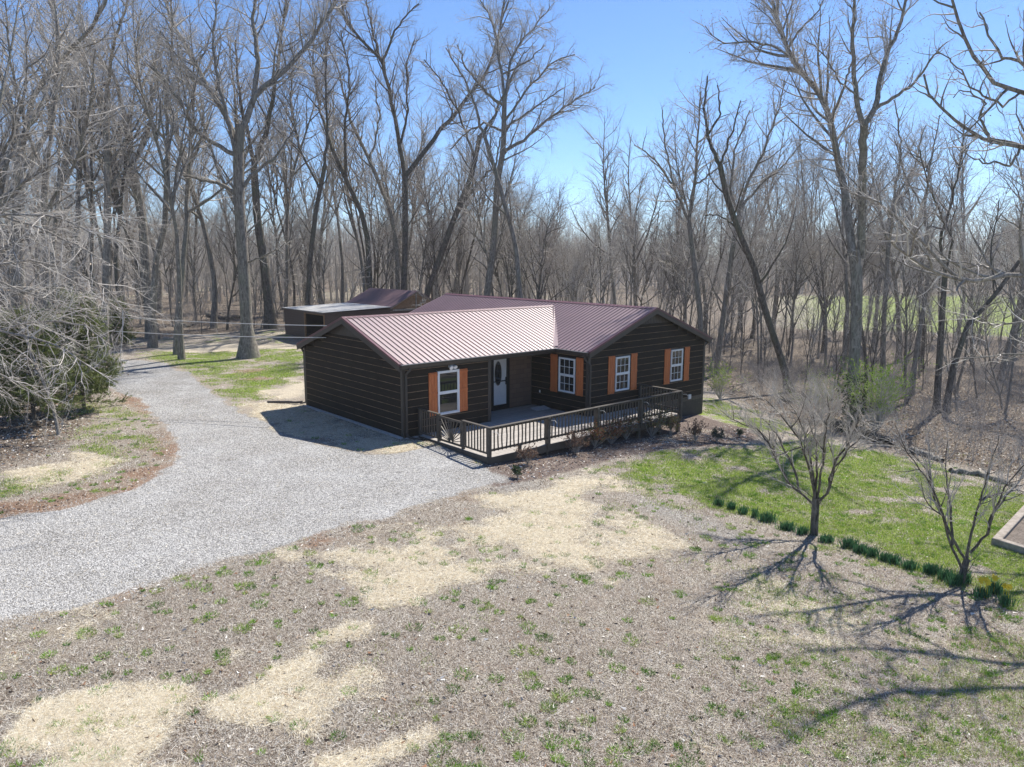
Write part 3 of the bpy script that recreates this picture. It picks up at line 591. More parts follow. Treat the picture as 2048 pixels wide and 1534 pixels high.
# ---------------------------------------------------------------- deck with railing and gate
deck = empty('deck', (NX, NY, 0), HROT)
tag(deck, 'raised grey-brown wooden deck with baluster railing along the cabin front', 'deck')
DA, DB, DE = .60, 3.98, 10.67
def build_deck():
    m = MB(); b = 0.05
    r = random.Random(2)
    while b < DB - .02:                                   # boards run along a
        b1 = min(b + .135, DB + .02); a1 = AM - .03 if b < BM + .03 else DE + .03
        m.box(DA - .03, a1, b, b1, ZD - .035 - r.uniform(0, .002), ZD); b = b1 + .008
    b = -REC + .07
    while b < .03: b1 = b + .135; m.box(AW + .16, AM - .03, b, min(b1, .042), ZD - .036, ZD - .001); b = b1 + .008
    m.build('floorboards', DECKM, deck)
    m = MB(); m.box(DA - .03, DE + .03, DB + .022, DB + .06, ZD - .25, ZD - .002); m.build('rim_board', RAIL, deck, .004)
    m = MB(); m.box(DA - .07, DA - .032, .05, DB + .06, ZD - .25, ZD - .002); m.build('rim_board', RAIL, deck, .004)
    m = MB(); m.box(DE + .032, DE + .07, BM + .05, DB + .06, ZD - .25, ZD - .002); m.build('rim_board', RAIL, deck, .004)
    m = MB(); m.box(DA + .1, DE - .1, DB - .35, DB - .30, ZD - .25, ZD - .04); m.box(DA + .1, DE - .1, DB - 1.6, DB - 1.55, ZD - .25, ZD - .04); m.build('joist', RAIL, deck)
    for a, b in ((3.2, DB - .06), (5.7, DB - .06), (8.1, DB - .06), (9.4, DB - .06), (DE - .05, DB - .05), (DE - .05, BM + .4)):
        g = hw(a, b); z = float(hz(g[0], g[1])); m = MB(); m.box(a - .06, a + .06, b - .06, b + .06, z - .3, ZD - .26); m.build('support_post', RAIL, deck)
    T = .97
    posts = [(.62, DB), (3.18, DB), (5.64, DB), (8.10, DB), (DE - .05, DB)]
    for a, b in posts + [(DE - .05, BM + .10), (DA + .03, .10), (DA + .03, 1.26), (DA + .03, 2.62)]:
        w = .055 if b == DB else .045
        if b == DB and a not in (.62,): m = MB(); m.box(a - w, a + w, DB - .07, DB + .10, ZD - .18, T - .02)
        else: m = MB(); m.box(a - w, a + w, b - w - .01, b + w, ZD - .02 if b < DB else ZD - .1, T - .02)
        m.build('post', RAIL, deck, .004)
    for a in (1.9, 4.43, 6.9, 9.34): m = MB(); m.box(a - .05, a + .05, DB - .03, DB + .062, ZD - .05, .24); m.build('short_post', RAIL, deck, .004)
    def rail(p, q, z, w, h): m = MB(); m.bar((p[0], p[1], z), (q[0], q[1], z), w, h); m.build('handrail' if z > .5 else 'bottom_rail', RAIL, deck, .004)
    rail((DA - .03, DB + .01), (DE + .02, DB + .01), T, .14, .035); rail((DA, DB + .01), (DE, DB + .01), .235, .04, .07); rail((DA, DB - .02), (DE, DB - .02), T - .055, .035, .07)
    rail((DE - .05, BM + .05), (DE - .05, DB - .06), T, .12, .035); rail((DE - .05, BM + .05), (DE - .05, DB), .235, .04, .06)
    rail((DA + .03, .03), (DA + .03, 1.29), T, .11, .035); rail((DA + .03, 2.60), (DA + .03, DB - .06), T, .11, .035)
    rail((DA + .03, .03), (DA + .03, 1.22), .12, .04, .06); rail((DA + .03, 2.66), (DA + .03, DB - .05), .12, .04, .06)
    r = random.Random(9)
    for (a0, _), (a1, _) in zip(posts[:-1], posts[1:]):
        for k in range(14):
            a = a0 + .09 + (a1 - a0 - .18) * (k + .5) / 14; w = .017; m = MB()
            bow = r.uniform(-.03, .03) if a0 < 1 else r.uniform(-.004, .004)
            pts = [(a + r.uniform(-.004, .004), DB + .035, .19), (a + bow * .7, DB + .035, .42), (a + bow, DB + .036, .62), (a, DB + .03, T - .02)]
            for p, q in zip(pts[:-1], pts[1:]): m.bar(p, q, .034, .034, 0, (0, 1, 0))
            m.build('baluster', RAIL, deck)
    for b0, b1, n in ((.16, 1.20, 7), (2.68, DB - .06, 8)):
        for k in range(n): b = b0 + (b1 - b0) * (k + .5) / n; m = MB(); m.box(DA + .013, DA + .047, b - .017, b + .017, .09, T - .018); m.build('baluster', RAIL, deck)
    for k in range(12): b = BM + .2 + (DB - BM - .35) * (k + .5) / 12; m = MB(); m.box(DE - .067, DE - .033, b - .017, b + .017, .19, T - .018); m.build('baluster', RAIL, deck)
    # gate with sunburst spokes
    m = MB(); x0, x1 = DA - .0, DA + .045; g0, g1 = 1.33, 2.55
    m.box(x0, x1, g0, g0 + .07, .06, .93); m.box(x0, x1, g1 - .07, g1, .06, .93); m.box(x0, x1, g0 + .07, g1 - .07, .86, .93); m.box(x0, x1, g0 + .07, g1 - .07, .06, .13)
    gate = m.build('gate', RAIL, deck, .004)
    c = ((g0 + g1) / 2 + .02, .13)
    for k in range(13):
        t = R_(12 + 156 * k / 12); dx, dz = math.cos(t), math.sin(t); L = 9
        if abs(dx) > 1e-6: L = min(L, ((g1 - .07 if dx > 0 else g0 + .07) - c[0]) / dx)
        L = min(L, (.86 - c[1]) / max(dz, 1e-6)); m = MB(); s0 = .06 + .03 * (k % 2)
        m.bar((DA + .02, c[0] + dx * s0, c[1] + dz * s0), (DA + .02, c[0] + dx * L, c[1] + dz * L), .022, .034, 0, (1, 0, 0)); m.build('spoke', RAIL, gate)
    m = MB(); m.box(DA - .02, DA - .001, g1 - .03, g1 + .05, .55, .60); m.box(DA - .012, DA - .001, g0 - .05, g0 + .1, .76, .80); m.box(DA - .012, DA - .001, g0 - .05, g0 + .1, .20, .24); m.build('hinge', BLACK, gate)
    m = MB()
    for a in (.68, 3.24, 5.70, 8.16, DE):                # small solar lamp hooks on the posts
        m.tube([(a, DB + .08, .84), (a + .05, DB + .22, .86), (a + .06, DB + .30, .80), (a + .06, DB + .30, .75)], .008, 5)
    m.build('hook', CABLE, deck)
build_deck()
def misc():
    # doormat / panel leaning on the porch
    m = MB(); P = [(6.62, -.55), (7.30, -.50), (7.32, -.16), (6.60, -.22)]
    m.hexa([(6.62, -.55, .02), (7.30, -.50, .08), (7.34, -.14, .02), (6.58, -.20, .02)], [(6.60, -.57, .10), (7.32, -.52, .12), (7.35, -.14, .04), (6.58, -.18, .05)])
    o = m.build('door_mat', CONC); o.location = (NX, NY, 0); o.rotation_euler = (0, 0, HROT); tag(o, 'pale curled mat lying on the porch floor beside the front door', 'mat')
    m = MB(); m.tube([(-.42, -W1 - .9, .06), (-.3, -W1 - .5, .08), (-.1, -W1 - .22, .12)], .05, 8); m.tube([(-.42, -W1 - .9, .06), (-1.1, -W1 - 1.5, .05)], .05, 8)
    o = m.build('drain_pipe', PIPE); o.location = (NX, NY, 0); o.rotation_euler = (0, 0, HROT); tag(o, 'brown drain pipe lying on straw at the rear left cabin corner', 'pipe')
    m = MB(); m.box(.35, 1.15, .45, .75, -.11, -.03)
    o = m.build('splash_block', BLACK); o.location = (NX, NY, 0); o.rotation_euler = (0, 0, HROT); tag(o, 'dark splash block under the downspout beside the deck gate', 'splash block')
misc()
def cable(p, q, sag, label):
    p = Vector(p); q = Vector(q); pts = []
    for i in range(17): t = i / 16; x = p.lerp(q, t); x.z -= sag * 4 * t * (1 - t); pts.append(tuple(x))
    m = MB(); m.flip = 1; m.tube(pts, .017, 5); o = m.build('overhead_cable', CABLE); tag(o, label, 'cable')
e1 = hw(-.1, -W1 * .63, 0); cable((*e1[:2], 3.60), atD(-160, 596, 33), .25, 'upper pale cable running left from the cabin ridge')
e2 = hw(-.06, -W1 * .72, 0); cable((*e2[:2], 3.08), atD(-160, 628, 31), .25, 'lower pale cable running left from under the cabin eave')

# ---------------------------------------------------------------- shed behind the cabin
def shed():
    c0 = np.array([-13.5, 52.9]); rz = HROT
    s = empty('shed', (c0[0], c0[1], float(hz(*c0))), rz); tag(s, 'long brown open-fronted shed with flat tin lean-to behind the cabin', 'shed')
    # frame: a to the right-back, b towards the front; near corner at 0,0 ; left face runs to b=-6.66
    L, A1, H = 6.66, 5.55, 2.2
    def ribbed(m, fix, val, u0, u1, z0, z1, out):
        z = z0
        while z < z1 - .01:
            zt = min(z + .18, z1); d = .012
            if fix == 'a': m.box(min(val, val + out * .03), max(val, val + out * .03), u0, u1, z, zt - .025); m.box(min(val, val + out * .015), max(val, val + out * .015), u0, u1, zt - .025, zt)
            else: m.box(u0, u1, min(val, val + out * .03), max(val, val + out * .03), z, zt - .025); m.box(u0, u1, min(val, val + out * .015), max(val, val + out * .015), zt - .025, zt)
            z = zt
    m = MB(); ribbed(m, 'a', 0, -L, -3.15, -.1, H - .1, -1); m.build('wall', SHEDW, s)
    m = MB(); ribbed(m, 'b', 0, 0, A1 + 4.6, -.1, H - .1, 1); m.build('wall', SHEDW, s)
    m = MB(); ribbed(m, 'b', -L, 0, A1 + 4.6, -.1, H - .1, -1); m.build('wall', SHEDW, s)
    m = MB(); m.box(-.05, .07, -.1, .0, -.1, H); m.box(-.05, .07, -3.22, -3.1, -.1, H); m.box(-.05, .07, -3.1, -.1, H - .22, H - .02); m.box(-.05, .05, -3.22, -L, H - .12, H - .02); m.build('frame', LUMBER, s)
    m = MB(); m.box(1.8, 1.9, -3.1, -3.0, 0, 1.9); m.box(3.4, 3.5, -4, -3.9, 0, 2); m.box(2, 5.2, -L + .1, -L + .6, .7, .75); m.build('inner_post', LUMBER, s)
    m = MB(); n = 44
    for i in range(n):                                     # corrugated lean-to roof rising a little to the barn
        b0 = -L - .12 + (L + .24) * i / n; b1 = b0 + (L + .24) / n; h = .018 * (i % 2)
        m.hexa([(-.15, b0, H - .02 + h), (-.15, b1, H - .02 + h), (A1 + .1, b1, H + .16 + h), (A1 + .1, b0, H + .16 + h)], [(-.15, b0, H + .012 + h), (-.15, b1, H + .012 + h), (A1 + .1, b1, H + .19 + h), (A1 + .1, b0, H + .19 + h)])
    m.build('lean_to_roof', SHEDR, s)
    m = MB(); m.box(-.16, -.12, -L - .12, .12, H - .16, H - .025); m.box(-.12, A1 + .1, .10, .14, H - .12, H - .025); m.build('fascia', SHEDW, s)
    ac = A1 + 2.3; zr = 3.55; ze = H + .16
    for sg in (-1, 1):
        m = MB(); e = ac + sg * 2.45; m.hexa([(ac, -L - .2, zr - .05), (ac, .25, zr - .05), (e, .25, ze - .05), (e, -L - .2, ze - .05)], [(ac, -L - .2, zr), (ac, .25, zr), (e, .25, ze), (e, -L - .2, ze)])
        for k in range(30):
            b = -L - .1 + k * .235; m.bar((ac, b, zr + .008), (e, b, ze + .008), .04, .02)
        m.build('barn_roof', ROOF, s)
    m = MB(); m.hexa([(ac - 2.3, -.02, H), (ac + 2.3, -.02, H), (ac, -.02, zr - .10)], [(ac - 2.3, .02, H), (ac + 2.3, .02, H), (ac, .02, zr - .10)]); m.build('gable_panel', LUMBER, s)
    m = MB(); m.bar((ac, .06, H), (ac, .06, zr - .1), .09, .06, 0, (0, 1, 0)); m.bar((ac + .1, .06, H + .15), (ac + 1.1, .06, zr - .62), .08, .05, 0, (0, 1, 0)); m.bar((ac - 2.4, .08, ze - .1), (ac, .08, zr - .08), .12, .05, 0, (0, 1, 0)); m.bar((ac + 2.4, .08, ze - .1), (ac, .08, zr - .08), .12, .05, 0, (0, 1, 0)); m.box(ac - 2.4, ac + 2.4, .02, .09, H - .15, H - .02)
    m.build('truss', OLDWOOD, s)
shed()

# ---------------------------------------------------------------- trees
def nrm(v): return v / np.maximum(1e-9, np.linalg.norm(v, axis=-1, keepdims=True))
def samp(P, Rr, idx, t):
    M = P.shape[1]; f = np.clip(t, 0, .999) * (M - 1); i = f.astype(int); w = (f - i)[:, None]
    p = P[idx, i] * (1 - w) + P[idx, i + 1] * w; r = Rr[idx, i] * (1 - w[:, 0]) + Rr[idx, i + 1] * w[:, 0]
    return p, r, nrm(P[idx, i + 1] - P[idx, i])
def sprout(g, P, Rr, idx, t, ang, L, r0, M, up=.05, wob=.12, taper=.9, flat=0, droop=0):
    p, r, d = samp(P, Rr, idx, t); K = len(idx)
    rv = g.normal(size=(K, 3)); rv[:, 2] *= (1 - flat); pe = nrm(rv - (rv * d).sum(1, keepdims=True) * d)
    dr = nrm(d * np.cos(ang)[:, None] + pe * np.sin(ang)[:, None])
    out = np.empty((K, M, 3)); out[:, 0] = p; st = (L / (M - 1))[:, None]
    for k in range(1, M):
        dr = dr + g.normal(size=(K, 3)) * wob; dr[:, 2] += up - droop * k / M; dr = nrm(dr); out[:, k] = out[:, k - 1] + dr * st
    s = np.linspace(0, 1, M)[None]; rr = np.minimum(r0, r * .85)[:, None] * (1 - taper * s)
    return out, rr
def tubes(P, Rr, n):
    K, M, _ = P.shape; T = nrm(np.gradient(P, axis=1)); ref = np.where(np.abs(T[:, :1, 2:3]) > .8, np.array([[[1., .2, 0]]]), np.array([[[.1, .2, 1.]]]))
    A = nrm(np.cross(T, ref)); B = np.cross(T, A); th = np.arange(n) * 2 * math.pi / n
    V = P[:, :, None] + Rr[:, :, None, None] * (A[:, :, None] * np.cos(th)[:, None] + B[:, :, None] * np.sin(th)[:, None])
    base = (np.arange(K)[:, None, None] * M + np.arange(M - 1)[None, :, None]) * n; k = np.arange(n)[None, None]
    F = np.stack([base + k, base + (k + 1) % n, base + n + (k + 1) % n, base + n + k], -1)
    return V.reshape(-1, 3), F.reshape(-1, 4)
def join(parts):
    V = []; F = []; o = 0
    for v, f in parts: V.append(v); F.append(f + o); o += len(v)
    return np.concatenate(V), np.concatenate(F)
def pick(g, P, per, t0, t1, power=1.0):
    K = P.shape[0]; per = np.broadcast_to(np.asarray(per), (K,)).astype(int); idx = np.repeat(np.arange(K), per)
    j = np.concatenate([np.arange(n) for n in per]) if K else np.zeros(0); nn = np.repeat(per, per)
    t = t0 + (t1 - t0) * ((j + g.uniform(.1, .9, len(idx))) / nn) ** power
    return idx, t
def plen(P): return np.linalg.norm(np.diff(P, axis=1), axis=2).sum(1)
def buds(g, P, n_frac, size):
    k = g.random(len(P)) < n_frac; p = P[k, -1]; d = nrm(P[k, -1] - P[k, -2]); K = len(p)
    s = nrm(np.cross(d, g.normal(size=(K, 3)))); u = np.cross(d, s); L = size * g.uniform(.7, 1.5, (K, 1)); w = L * .38
    V = np.stack([p, p + d * L * .5 + s * w, p + d * L, p + d * L * .5 - s * w, p + d * L * .5 + u * w, p + d * L * .5 - u * w], 1)
    b = np.arange(K)[:, None] * 6; F = np.concatenate([b + np.array([[0, 1, 2, 3]]), b + np.array([[0, 4, 2, 5]])])
    return V.reshape(-1, 3), F
def crown_levels(g, P, Rr, dens=1.0, tw=1.0, spread=(.5, 1.0), fine=True, up=.05, wob=.16, L2max=3.0, droop=0, t_min=.15, small=1.0, rad=1.0):
    """P: limbs. Returns list of (V,F) groups and twig-tip polylines"""
    Ls = plen(P); n2 = np.maximum(2, (Ls * 1.5 * dens)).astype(int); idx, t = pick(g, P, n2, t_min, .99)
    L = np.clip(Ls[idx] * .42 * (1.15 - .65 * t), .5, L2max) * g.uniform(.6, 1.3, len(idx))
    P2, R2 = sprout(g, P, Rr, idx, t, g.uniform(*spread, len(idx)), L, rad * (.011 * L + .012), 7, up, wob * 1.3, droop=droop)
    idx, t = pick(g, P2, np.maximum(3, (plen(P2) * 3.0 * dens)).astype(int), .12, .99)
    L = np.clip(L[idx] * .42 * (1.1 - .55 * t), .25, 1.5) * g.uniform(.6, 1.3, len(idx))
    P3, R3 = sprout(g, P2, R2, idx, t, g.uniform(*spread, len(idx)), L, .009 * tw * np.ones(len(idx)), 5, up * .8, wob * 1.4, droop=droop)
    out = [tubes(P2, R2, 4), tubes(P3, R3, 3)]
    tips = P3
    if fine:
        idx, t = pick(g, P3, np.maximum(2, plen(P3) * 5.2 * dens).astype(int), .15, .99)
        L = np.clip(L[idx] * .5, .18, .65) * g.uniform(.6, 1.4, len(idx)) * small
        P4, R4 = sprout(g, P3, R3, idx, t, g.uniform(*spread, len(idx)), L, .0058 * tw * np.ones(len(idx)), 3, up * .6, wob, .6, droop=droop)
        out.append(tubes(P4, R4, 3)); tips = P4
    return out, tips
def finish_tree(name, loc, rz, trunkVF, crownVF, budVF, mats):
    t = empty(name, loc, rz)
    obj_np('trunk', *trunkVF, [mats[0]], t, smooth=True)
    V, F = crownVF; mi = np.zeros(len(F), int); nf = len(F)
    if budVF is not None: F = np.concatenate([F, budVF[1] + len(V)]); V = np.concatenate([V, budVF[0]]); mi = np.concatenate([mi, np.ones(len(budVF[1]), int)])
    obj_np('crown', V, F, [mats[1], mats[2]], t, mi=mi)
    return t
def proto(seed, H, r, mats, clear=.42, nl=13, limb=.34, ang=(.45, .9), dens=1.0, lean=.04, budf=.25, up=.07, fine=True, tw=1.1, forks=2, name='bare_tree'):
    g = np.random.default_rng(seed); M = 16
    P = np.zeros((1, M, 3)); d = np.array([g.normal() * lean, g.normal() * lean, 1.]); d /= np.linalg.norm(d)
    P[0, 0] = (0, 0, -.4)
    for k in range(1, M):
        d = d + g.normal(size=3) * .06 * np.array([1, 1, .2]); d[2] += .04; d /= np.linalg.norm(d); P[0, k] = P[0, k - 1] + d * (H + .4) / (M - 1)
    s = np.linspace(0, 1, M)[None]; Rr = r * (1.0 - .9 * s ** 1.1); Rr[0, 0] = r * 1.6; Rr[0, 1] *= 1.12
    trunk = [tubes(P, Rr, 7)]
    limbs = []
    fi = np.zeros(forks, int); ft = g.uniform(clear * .75, clear + .2, forks)
    PF, RF = sprout(g, P, Rr, fi, ft, g.uniform(.3, .5, forks), H * (1 - ft) * g.uniform(.75, .95, forks), r * .6 * np.ones(forks), 10, .10, .09)
    trunk.append(tubes(PF, RF, 6))
    PL = np.concatenate([np.stack([np.interp(np.linspace(0, 1, 10), np.linspace(0, 1, M), P[0, :, c]) for c in range(3)], -1)[None], PF]); RL = np.concatenate([np.interp(np.linspace(0, 1, 10), np.linspace(0, 1, M), Rr[0])[None], RF])
    nn = np.array([nl] + [max(3, nl // 2)] * forks); idx, t = pick(g, PL, nn, 0, 1); t = np.where(idx == 0, clear + (.98 - clear) * t, .2 + .78 * t)
    L = H * limb * np.where(idx == 0, (1.2 - .8 * (t - clear) / (1 - clear)), .62 * (1.15 - .6 * t)) * g.uniform(.55, 1.15, len(idx))
    P1, R1 = sprout(g, PL, RL, idx, t, g.uniform(*ang, len(idx)), L, .018 * L + .01, 9, up, .13)
    trunk.append(tubes(P1, R1, 5))
    tops = np.concatenate([PL[:, 4:], ]);
    # resample limbs + trunk tops to the same count for the crown
    def rs(PP, RR, M2=9):
        q = np.linspace(0, 1, PP.shape[1]); z = np.linspace(.35, 1, M2)
        return np.stack([np.stack([np.interp(z, q, p[:, c]) for c in range(3)], -1) for p in PP]), np.stack([np.interp(z, q, rr) for rr in RR])
    Pt, Rt = rs(PL, RL); PA = np.concatenate([P1, Pt]); RA = np.concatenate([R1, Rt])
    lv, tips = crown_levels(g, PA, RA, dens, tw, fine=fine, up=up * .8)
    return finish_tree(name, (0, 0, 0), 0, join(trunk), join(lv), buds(g, tips, budf, .045) if budf else None, mats)
BARK_L = bark('lichened_bark', (.045, .038, .032), (.20, .18, .155)); 
MG = (BARK_G, TWIG_G, BUD); MD = (BARK_D, TWIG_D, BUD); MP = (BARK_P, TWIG_P, BUD); MV = (BARK_G, TWIG_G, BUDG)

def traced(label, D, paths, mats, seed, name='bare_tree', dens=1.3, budf=.3, fine=True, budsz=.045, wob=.15, tw=1.2, extra=0, flare=1.7, t_min=.2, base=True, drift=.35, cat='tree', spread=(.5, 1.0), small=1.0, up=.05, droop=0, L2max=3.0, limbs_per=0, zig=0, rad=1.0):
    """paths: [(points px, width px at start, width px at end)], the first is the trunk from its base up"""
    g = np.random.default_rng(seed); s = 1.0 / FPX; W = []; RR = []; store = []
    for j, (pts, w0, w1) in enumerate(paths):
        pts = np.array(pts, float); seg = np.r_[0, np.cumsum(np.hypot(*np.diff(pts, axis=0).T))]; L = seg[-1] * s * D
        if j == 0: d0 = 0.0; tot = g.normal() * .05 * L
        else:
            best = min(store, key=lambda q: (q[0] - pts[0][0]) ** 2 + (q[1] - pts[0][1]) ** 2); d0 = best[2]; tot = g.uniform(-1, 1) * drift * L * 1.4
            if abs(tot) < .2 * L * drift: tot = math.copysign(.3 * L * drift, tot)
        M = 16; q = np.linspace(0, seg[-1], M); u = np.interp(q, seg, pts[:, 0]); v = np.interp(q, seg, pts[:, 1])
        if j or zig: u[1:] += g.normal(size=M - 1) * (1.2 + zig); v[1:] += g.normal(size=M - 1) * (1.2 + zig)
        dd = d0 + tot * np.linspace(0, 1, M) ** 1.2
        P = np.array([atD(a, b, D + e) for a, b, e in zip(u, v, dd)]); store += [(a, b, e) for a, b, e in zip(u, v, dd)]
        rr = np.linspace(w0, w1, M) * s * D / 2
        if j == 0 and base:
            P[0, 2] = float(hz(P[0, 0], P[0, 1])) - .3; rr[0] *= flare; rr[1] *= 1 + (flare - 1) * .25
        W.append(P); RR.append(rr)
    P = np.array(W); Rr = np.array(RR); org = P[0, 0].copy(); P = P - org
    trunk = [tubes(P[:1], Rr[:1], 10), tubes(P[1:], Rr[1:], 7)] if len(P) > 1 else [tubes(P, Rr, 10)]
    Ls = plen(P); n1 = np.maximum(3, Ls * 1.25).astype(int) + limbs_per; n1[0] = max(3, int(Ls[0] * .45)); idx, t = pick(g, P, n1, .25, .99); t = np.where(idx == 0, .45 + .54 * (t - .25) / .74, t)
    L = np.clip(Ls[idx] * .33 * (1.2 - .6 * t), .8, 4.5) * g.uniform(.5, 1.2, len(idx))
    P1, R1 = sprout(g, P, Rr, idx, t, g.uniform(.5, 1.0, len(idx)), L, rad * (.014 * L + .012), 16, up, wob * .6, droop=droop)
    trunk.append(tubes(P1[:, ::2], R1[:, ::2], 5))
    PA = np.concatenate([P1, P[1:] if len(P) > 1 else P]); RA = np.concatenate([R1, Rr[1:] if len(P) > 1 else Rr])
    lv, tips = crown_levels(g, PA, RA, dens, tw, fine=fine, wob=wob, t_min=t_min, spread=spread, small=small, up=up, droop=droop, L2max=L2max, rad=rad)
    t = finish_tree(name, tuple(org), 0, join(trunk), join(lv), buds(g, tips, budf, budsz) if budf else None, mats)
    return tag(t, label, cat)

TR = traced
TR('big grey tree with flared roots on the grass left of the drive bend', 46, [([(497, 712), (493, 640), (485, 500), (478, 400), (477, 300), (482, 250)], 24, 19),
  ([(478, 300), (455, 235), (415, 175), (385, 115), (350, 60), (330, 0), (325, -90)], 12, 4), ([(482, 262), (510, 190), (560, 150), (610, 100), (650, 40), (690, -40)], 13, 4),
  ([(508, 195), (517, 120), (505, 40), (520, -70)], 11, 4), ([(478, 392), (440, 366), (400, 360), (362, 345), (338, 325)], 9, 3), ([(472, 310), (425, 285), (388, 258), (370, 220), (330, 160), (285, 120)], 9, 3),
  ([(484, 375), (515, 340), (545, 320), (580, 270), (600, 240)], 8, 2), ([(470, 290), (445, 200), (425, 95), (432, 0)], 9, 3), ([(494, 525), (530, 512), (560, 495), (580, 480)], 4, 1.5), ([(415, 175), (370, 150), (330, 100)], 6, 2)], MG, 1, dens=1.35, flare=2.3)
TR('dark straight trunk rising just behind the big grey tree by the shed', 62, [([(541, 645), (530, 540), (515, 440), (508, 335)], 19, 13), ([(508, 335), (530, 270), (545, 200), (560, 100), (572, 0)], 10, 4), ([(508, 335), (495, 262), (480, 200), (470, 80)], 9, 3)], MD, 2)
TR('tall forked tree behind the shed with one limb slanting right', 67, [([(806, 655), (811, 480), (810, 352)], 14, 12), ([(809, 352), (795, 260), (780, 180), (762, 122), (725, 80), (690, 40), (675, -60)], 9, 3), ([(812, 350), (850, 300), (900, 240), (960, 165), (985, 120), (1002, 50), (1010, -30)], 10, 3), ([(762, 122), (745, 60), (728, -20)], 6, 2), ([(765, 125), (790, 60), (835, 5)], 5, 2), ([(800, 290), (815, 220), (812, 130), (830, 80)], 5, 2)], MD, 3)
TR('dark tree leaning far right above the barn roof', 66, [([(843, 640), (855, 585), (913, 424), (943, 352), (960, 271)], 13, 9), ([(913, 424), (960, 362), (985, 335)], 7, 4), ([(960, 271), (990, 230), (1020, 160), (1050, 100)], 6, 2), ([(950, 320), (920, 230), (880, 160), (850, 120)], 5, 2)], MD, 4)
TR('tallest wide-crowned tree standing right behind the cabin ridge', 56, [([(966, 650), (988, 487), (994, 369), (1007, 297), (1009, 190)], 15, 9), ([(1009, 190), (998, 118), (990, 55), (956, -10)], 6, 2), ([(1009, 302), (1049, 280), (1083, 250), (1125, 216), (1163, 190), (1193, 175)], 7, 2), ([(1008, 256), (1040, 237), (1087, 203), (1125, 178)], 5, 2), ([(1012, 190), (1020, 127), (1040, 85), (1078, 42), (1100, 15)], 6, 2), ([(1005, 262), (970, 245), (935, 262), (900, 300)], 5, 2), ([(1009, 210), (975, 190), (930, 130), (915, 90)], 6, 2), ([(1011, 240), (1060, 170), (1110, 120), (1150, 110)], 5, 2), ([(1003, 150), (1060, 120), (1090, 90)], 4, 1.5)], MG, 5, dens=1.7, L2max=2.4)
TR('slender tree leaning left across the wide-crowned one behind the cabin', 53, [([(1044, 650), (1034, 508), (1024, 458), (1007, 402), (990, 339), (966, 262)], 12, 7), ([(966, 262), (945, 200), (925, 150), (890, 95)], 6, 2), ([(990, 339), (1000, 280), (1030, 230)], 4, 2)], MG, 6)
TR('twin-stemmed oak with ivy at its foot right of the cabin', 34, [([(1704, 864), (1707, 740), (1712, 650), (1714, 560), (1708, 500)], 24, 22),
  ([(1706, 510), (1690, 380), (1672, 300), (1655, 220), (1640, 185), (1612, 158), (1580, 112), (1560, 60), (1545, 0), (1535, -90)], 17, 5), ([(1722, 515), (1725, 400), (1726, 300), (1728, 248)], 16, 14),
  ([(1727, 250), (1712, 200), (1708, 130), (1705, 60), (1712, -40)], 10, 4), ([(1728, 250), (1752, 215), (1765, 140), (1780, 90), (1802, 50), (1818, -40)], 11, 4), ([(1752, 217), (1790, 195), (1830, 165), (1862, 118), (1892, 85)], 7, 2),
  ([(1580, 112), (1545, 92), (1500, 83), (1450, 88), (1425, 72), (1410, 50)], 5, 1.5), ([(1660, 245), (1682, 190), (1705, 120)], 7, 3), ([(1575, 100), (1600, 60), (1640, 20), (1655, -30)], 5, 2), ([(1726, 200), (1680, 165), (1650, 110), (1610, 80)], 4, 1.5), ([(1600, 150), (1590, 120), (1545, 40), (1500, 5)], 4, 1.5)], MG, 7, tw=1.5, dens=1.5, budf=.55, budsz=.04)
TR('mottled dark tree leaning left over the woods edge beside the cabin', 43, [([(1581, 778), (1557, 700), (1530, 620), (1510, 540), (1480, 468), (1455, 400), (1440, 330)], 14, 10), ([(1440, 330), (1415, 270), (1407, 215), (1415, 155)], 8, 3), ([(1440, 330), (1470, 250), (1480, 200)], 5, 2), ([(1415, 270), (1440, 230), (1435, 170)], 5, 2), ([(1480, 460), (1440, 430), (1410, 430)], 4, 2)], MD, 8, budf=.2)
TR('slanting tree crossing behind the mottled one with a spreading crown', 50, [([(1425, 800), (1440, 680), (1465, 500), (1478, 430)], 11, 9), ([(1478, 430), (1490, 375), (1530, 300), (1558, 210), (1570, 160)], 7, 2), ([(1480, 420), (1520, 370), (1570, 330), (1600, 290)], 6, 2), ([(1478, 430), (1460, 380), (1470, 300), (1500, 220)], 6, 2)], MG, 9)
TR('tree close behind the right cabin corner with a limb reaching left', 48, [([(1405, 790), (1400, 620), (1385, 500), (1378, 445)], 13, 9), ([(1378, 445), (1388, 380), (1398, 250), (1402, 185)], 7, 2), ([(1377, 440), (1345, 370), (1310, 320), (1270, 290)], 6, 2), ([(1350, 375), (1330, 290), (1325, 220)], 4, 2), ([(1390, 370), (1430, 340), (1460, 320)], 4, 2)], MG, 10)
TR('straight trunk of the pair at the right woods edge', 38, [([(1872, 832), (1880, 700), (1886, 600), (1890, 550)], 14, 10), ([(1890, 550), (1880, 480), (1905, 400), (1925, 300), (1930, 230)], 6, 2), ([(1890, 550), (1905, 480), (1860, 380), (1840, 300)], 5, 2)], MD, 11, budf=.2)
TR('curved trunk of the pair sweeping right at the woods edge', 38, [([(1890, 828), (1905, 740), (1935, 650), (1990, 590), (2040, 520)], 13, 7), ([(2040, 520), (2080, 430), (2110, 300)], 6, 2), ([(1990, 590), (1980, 500), (2000, 400)], 4, 2)], MD, 12, budf=.2)
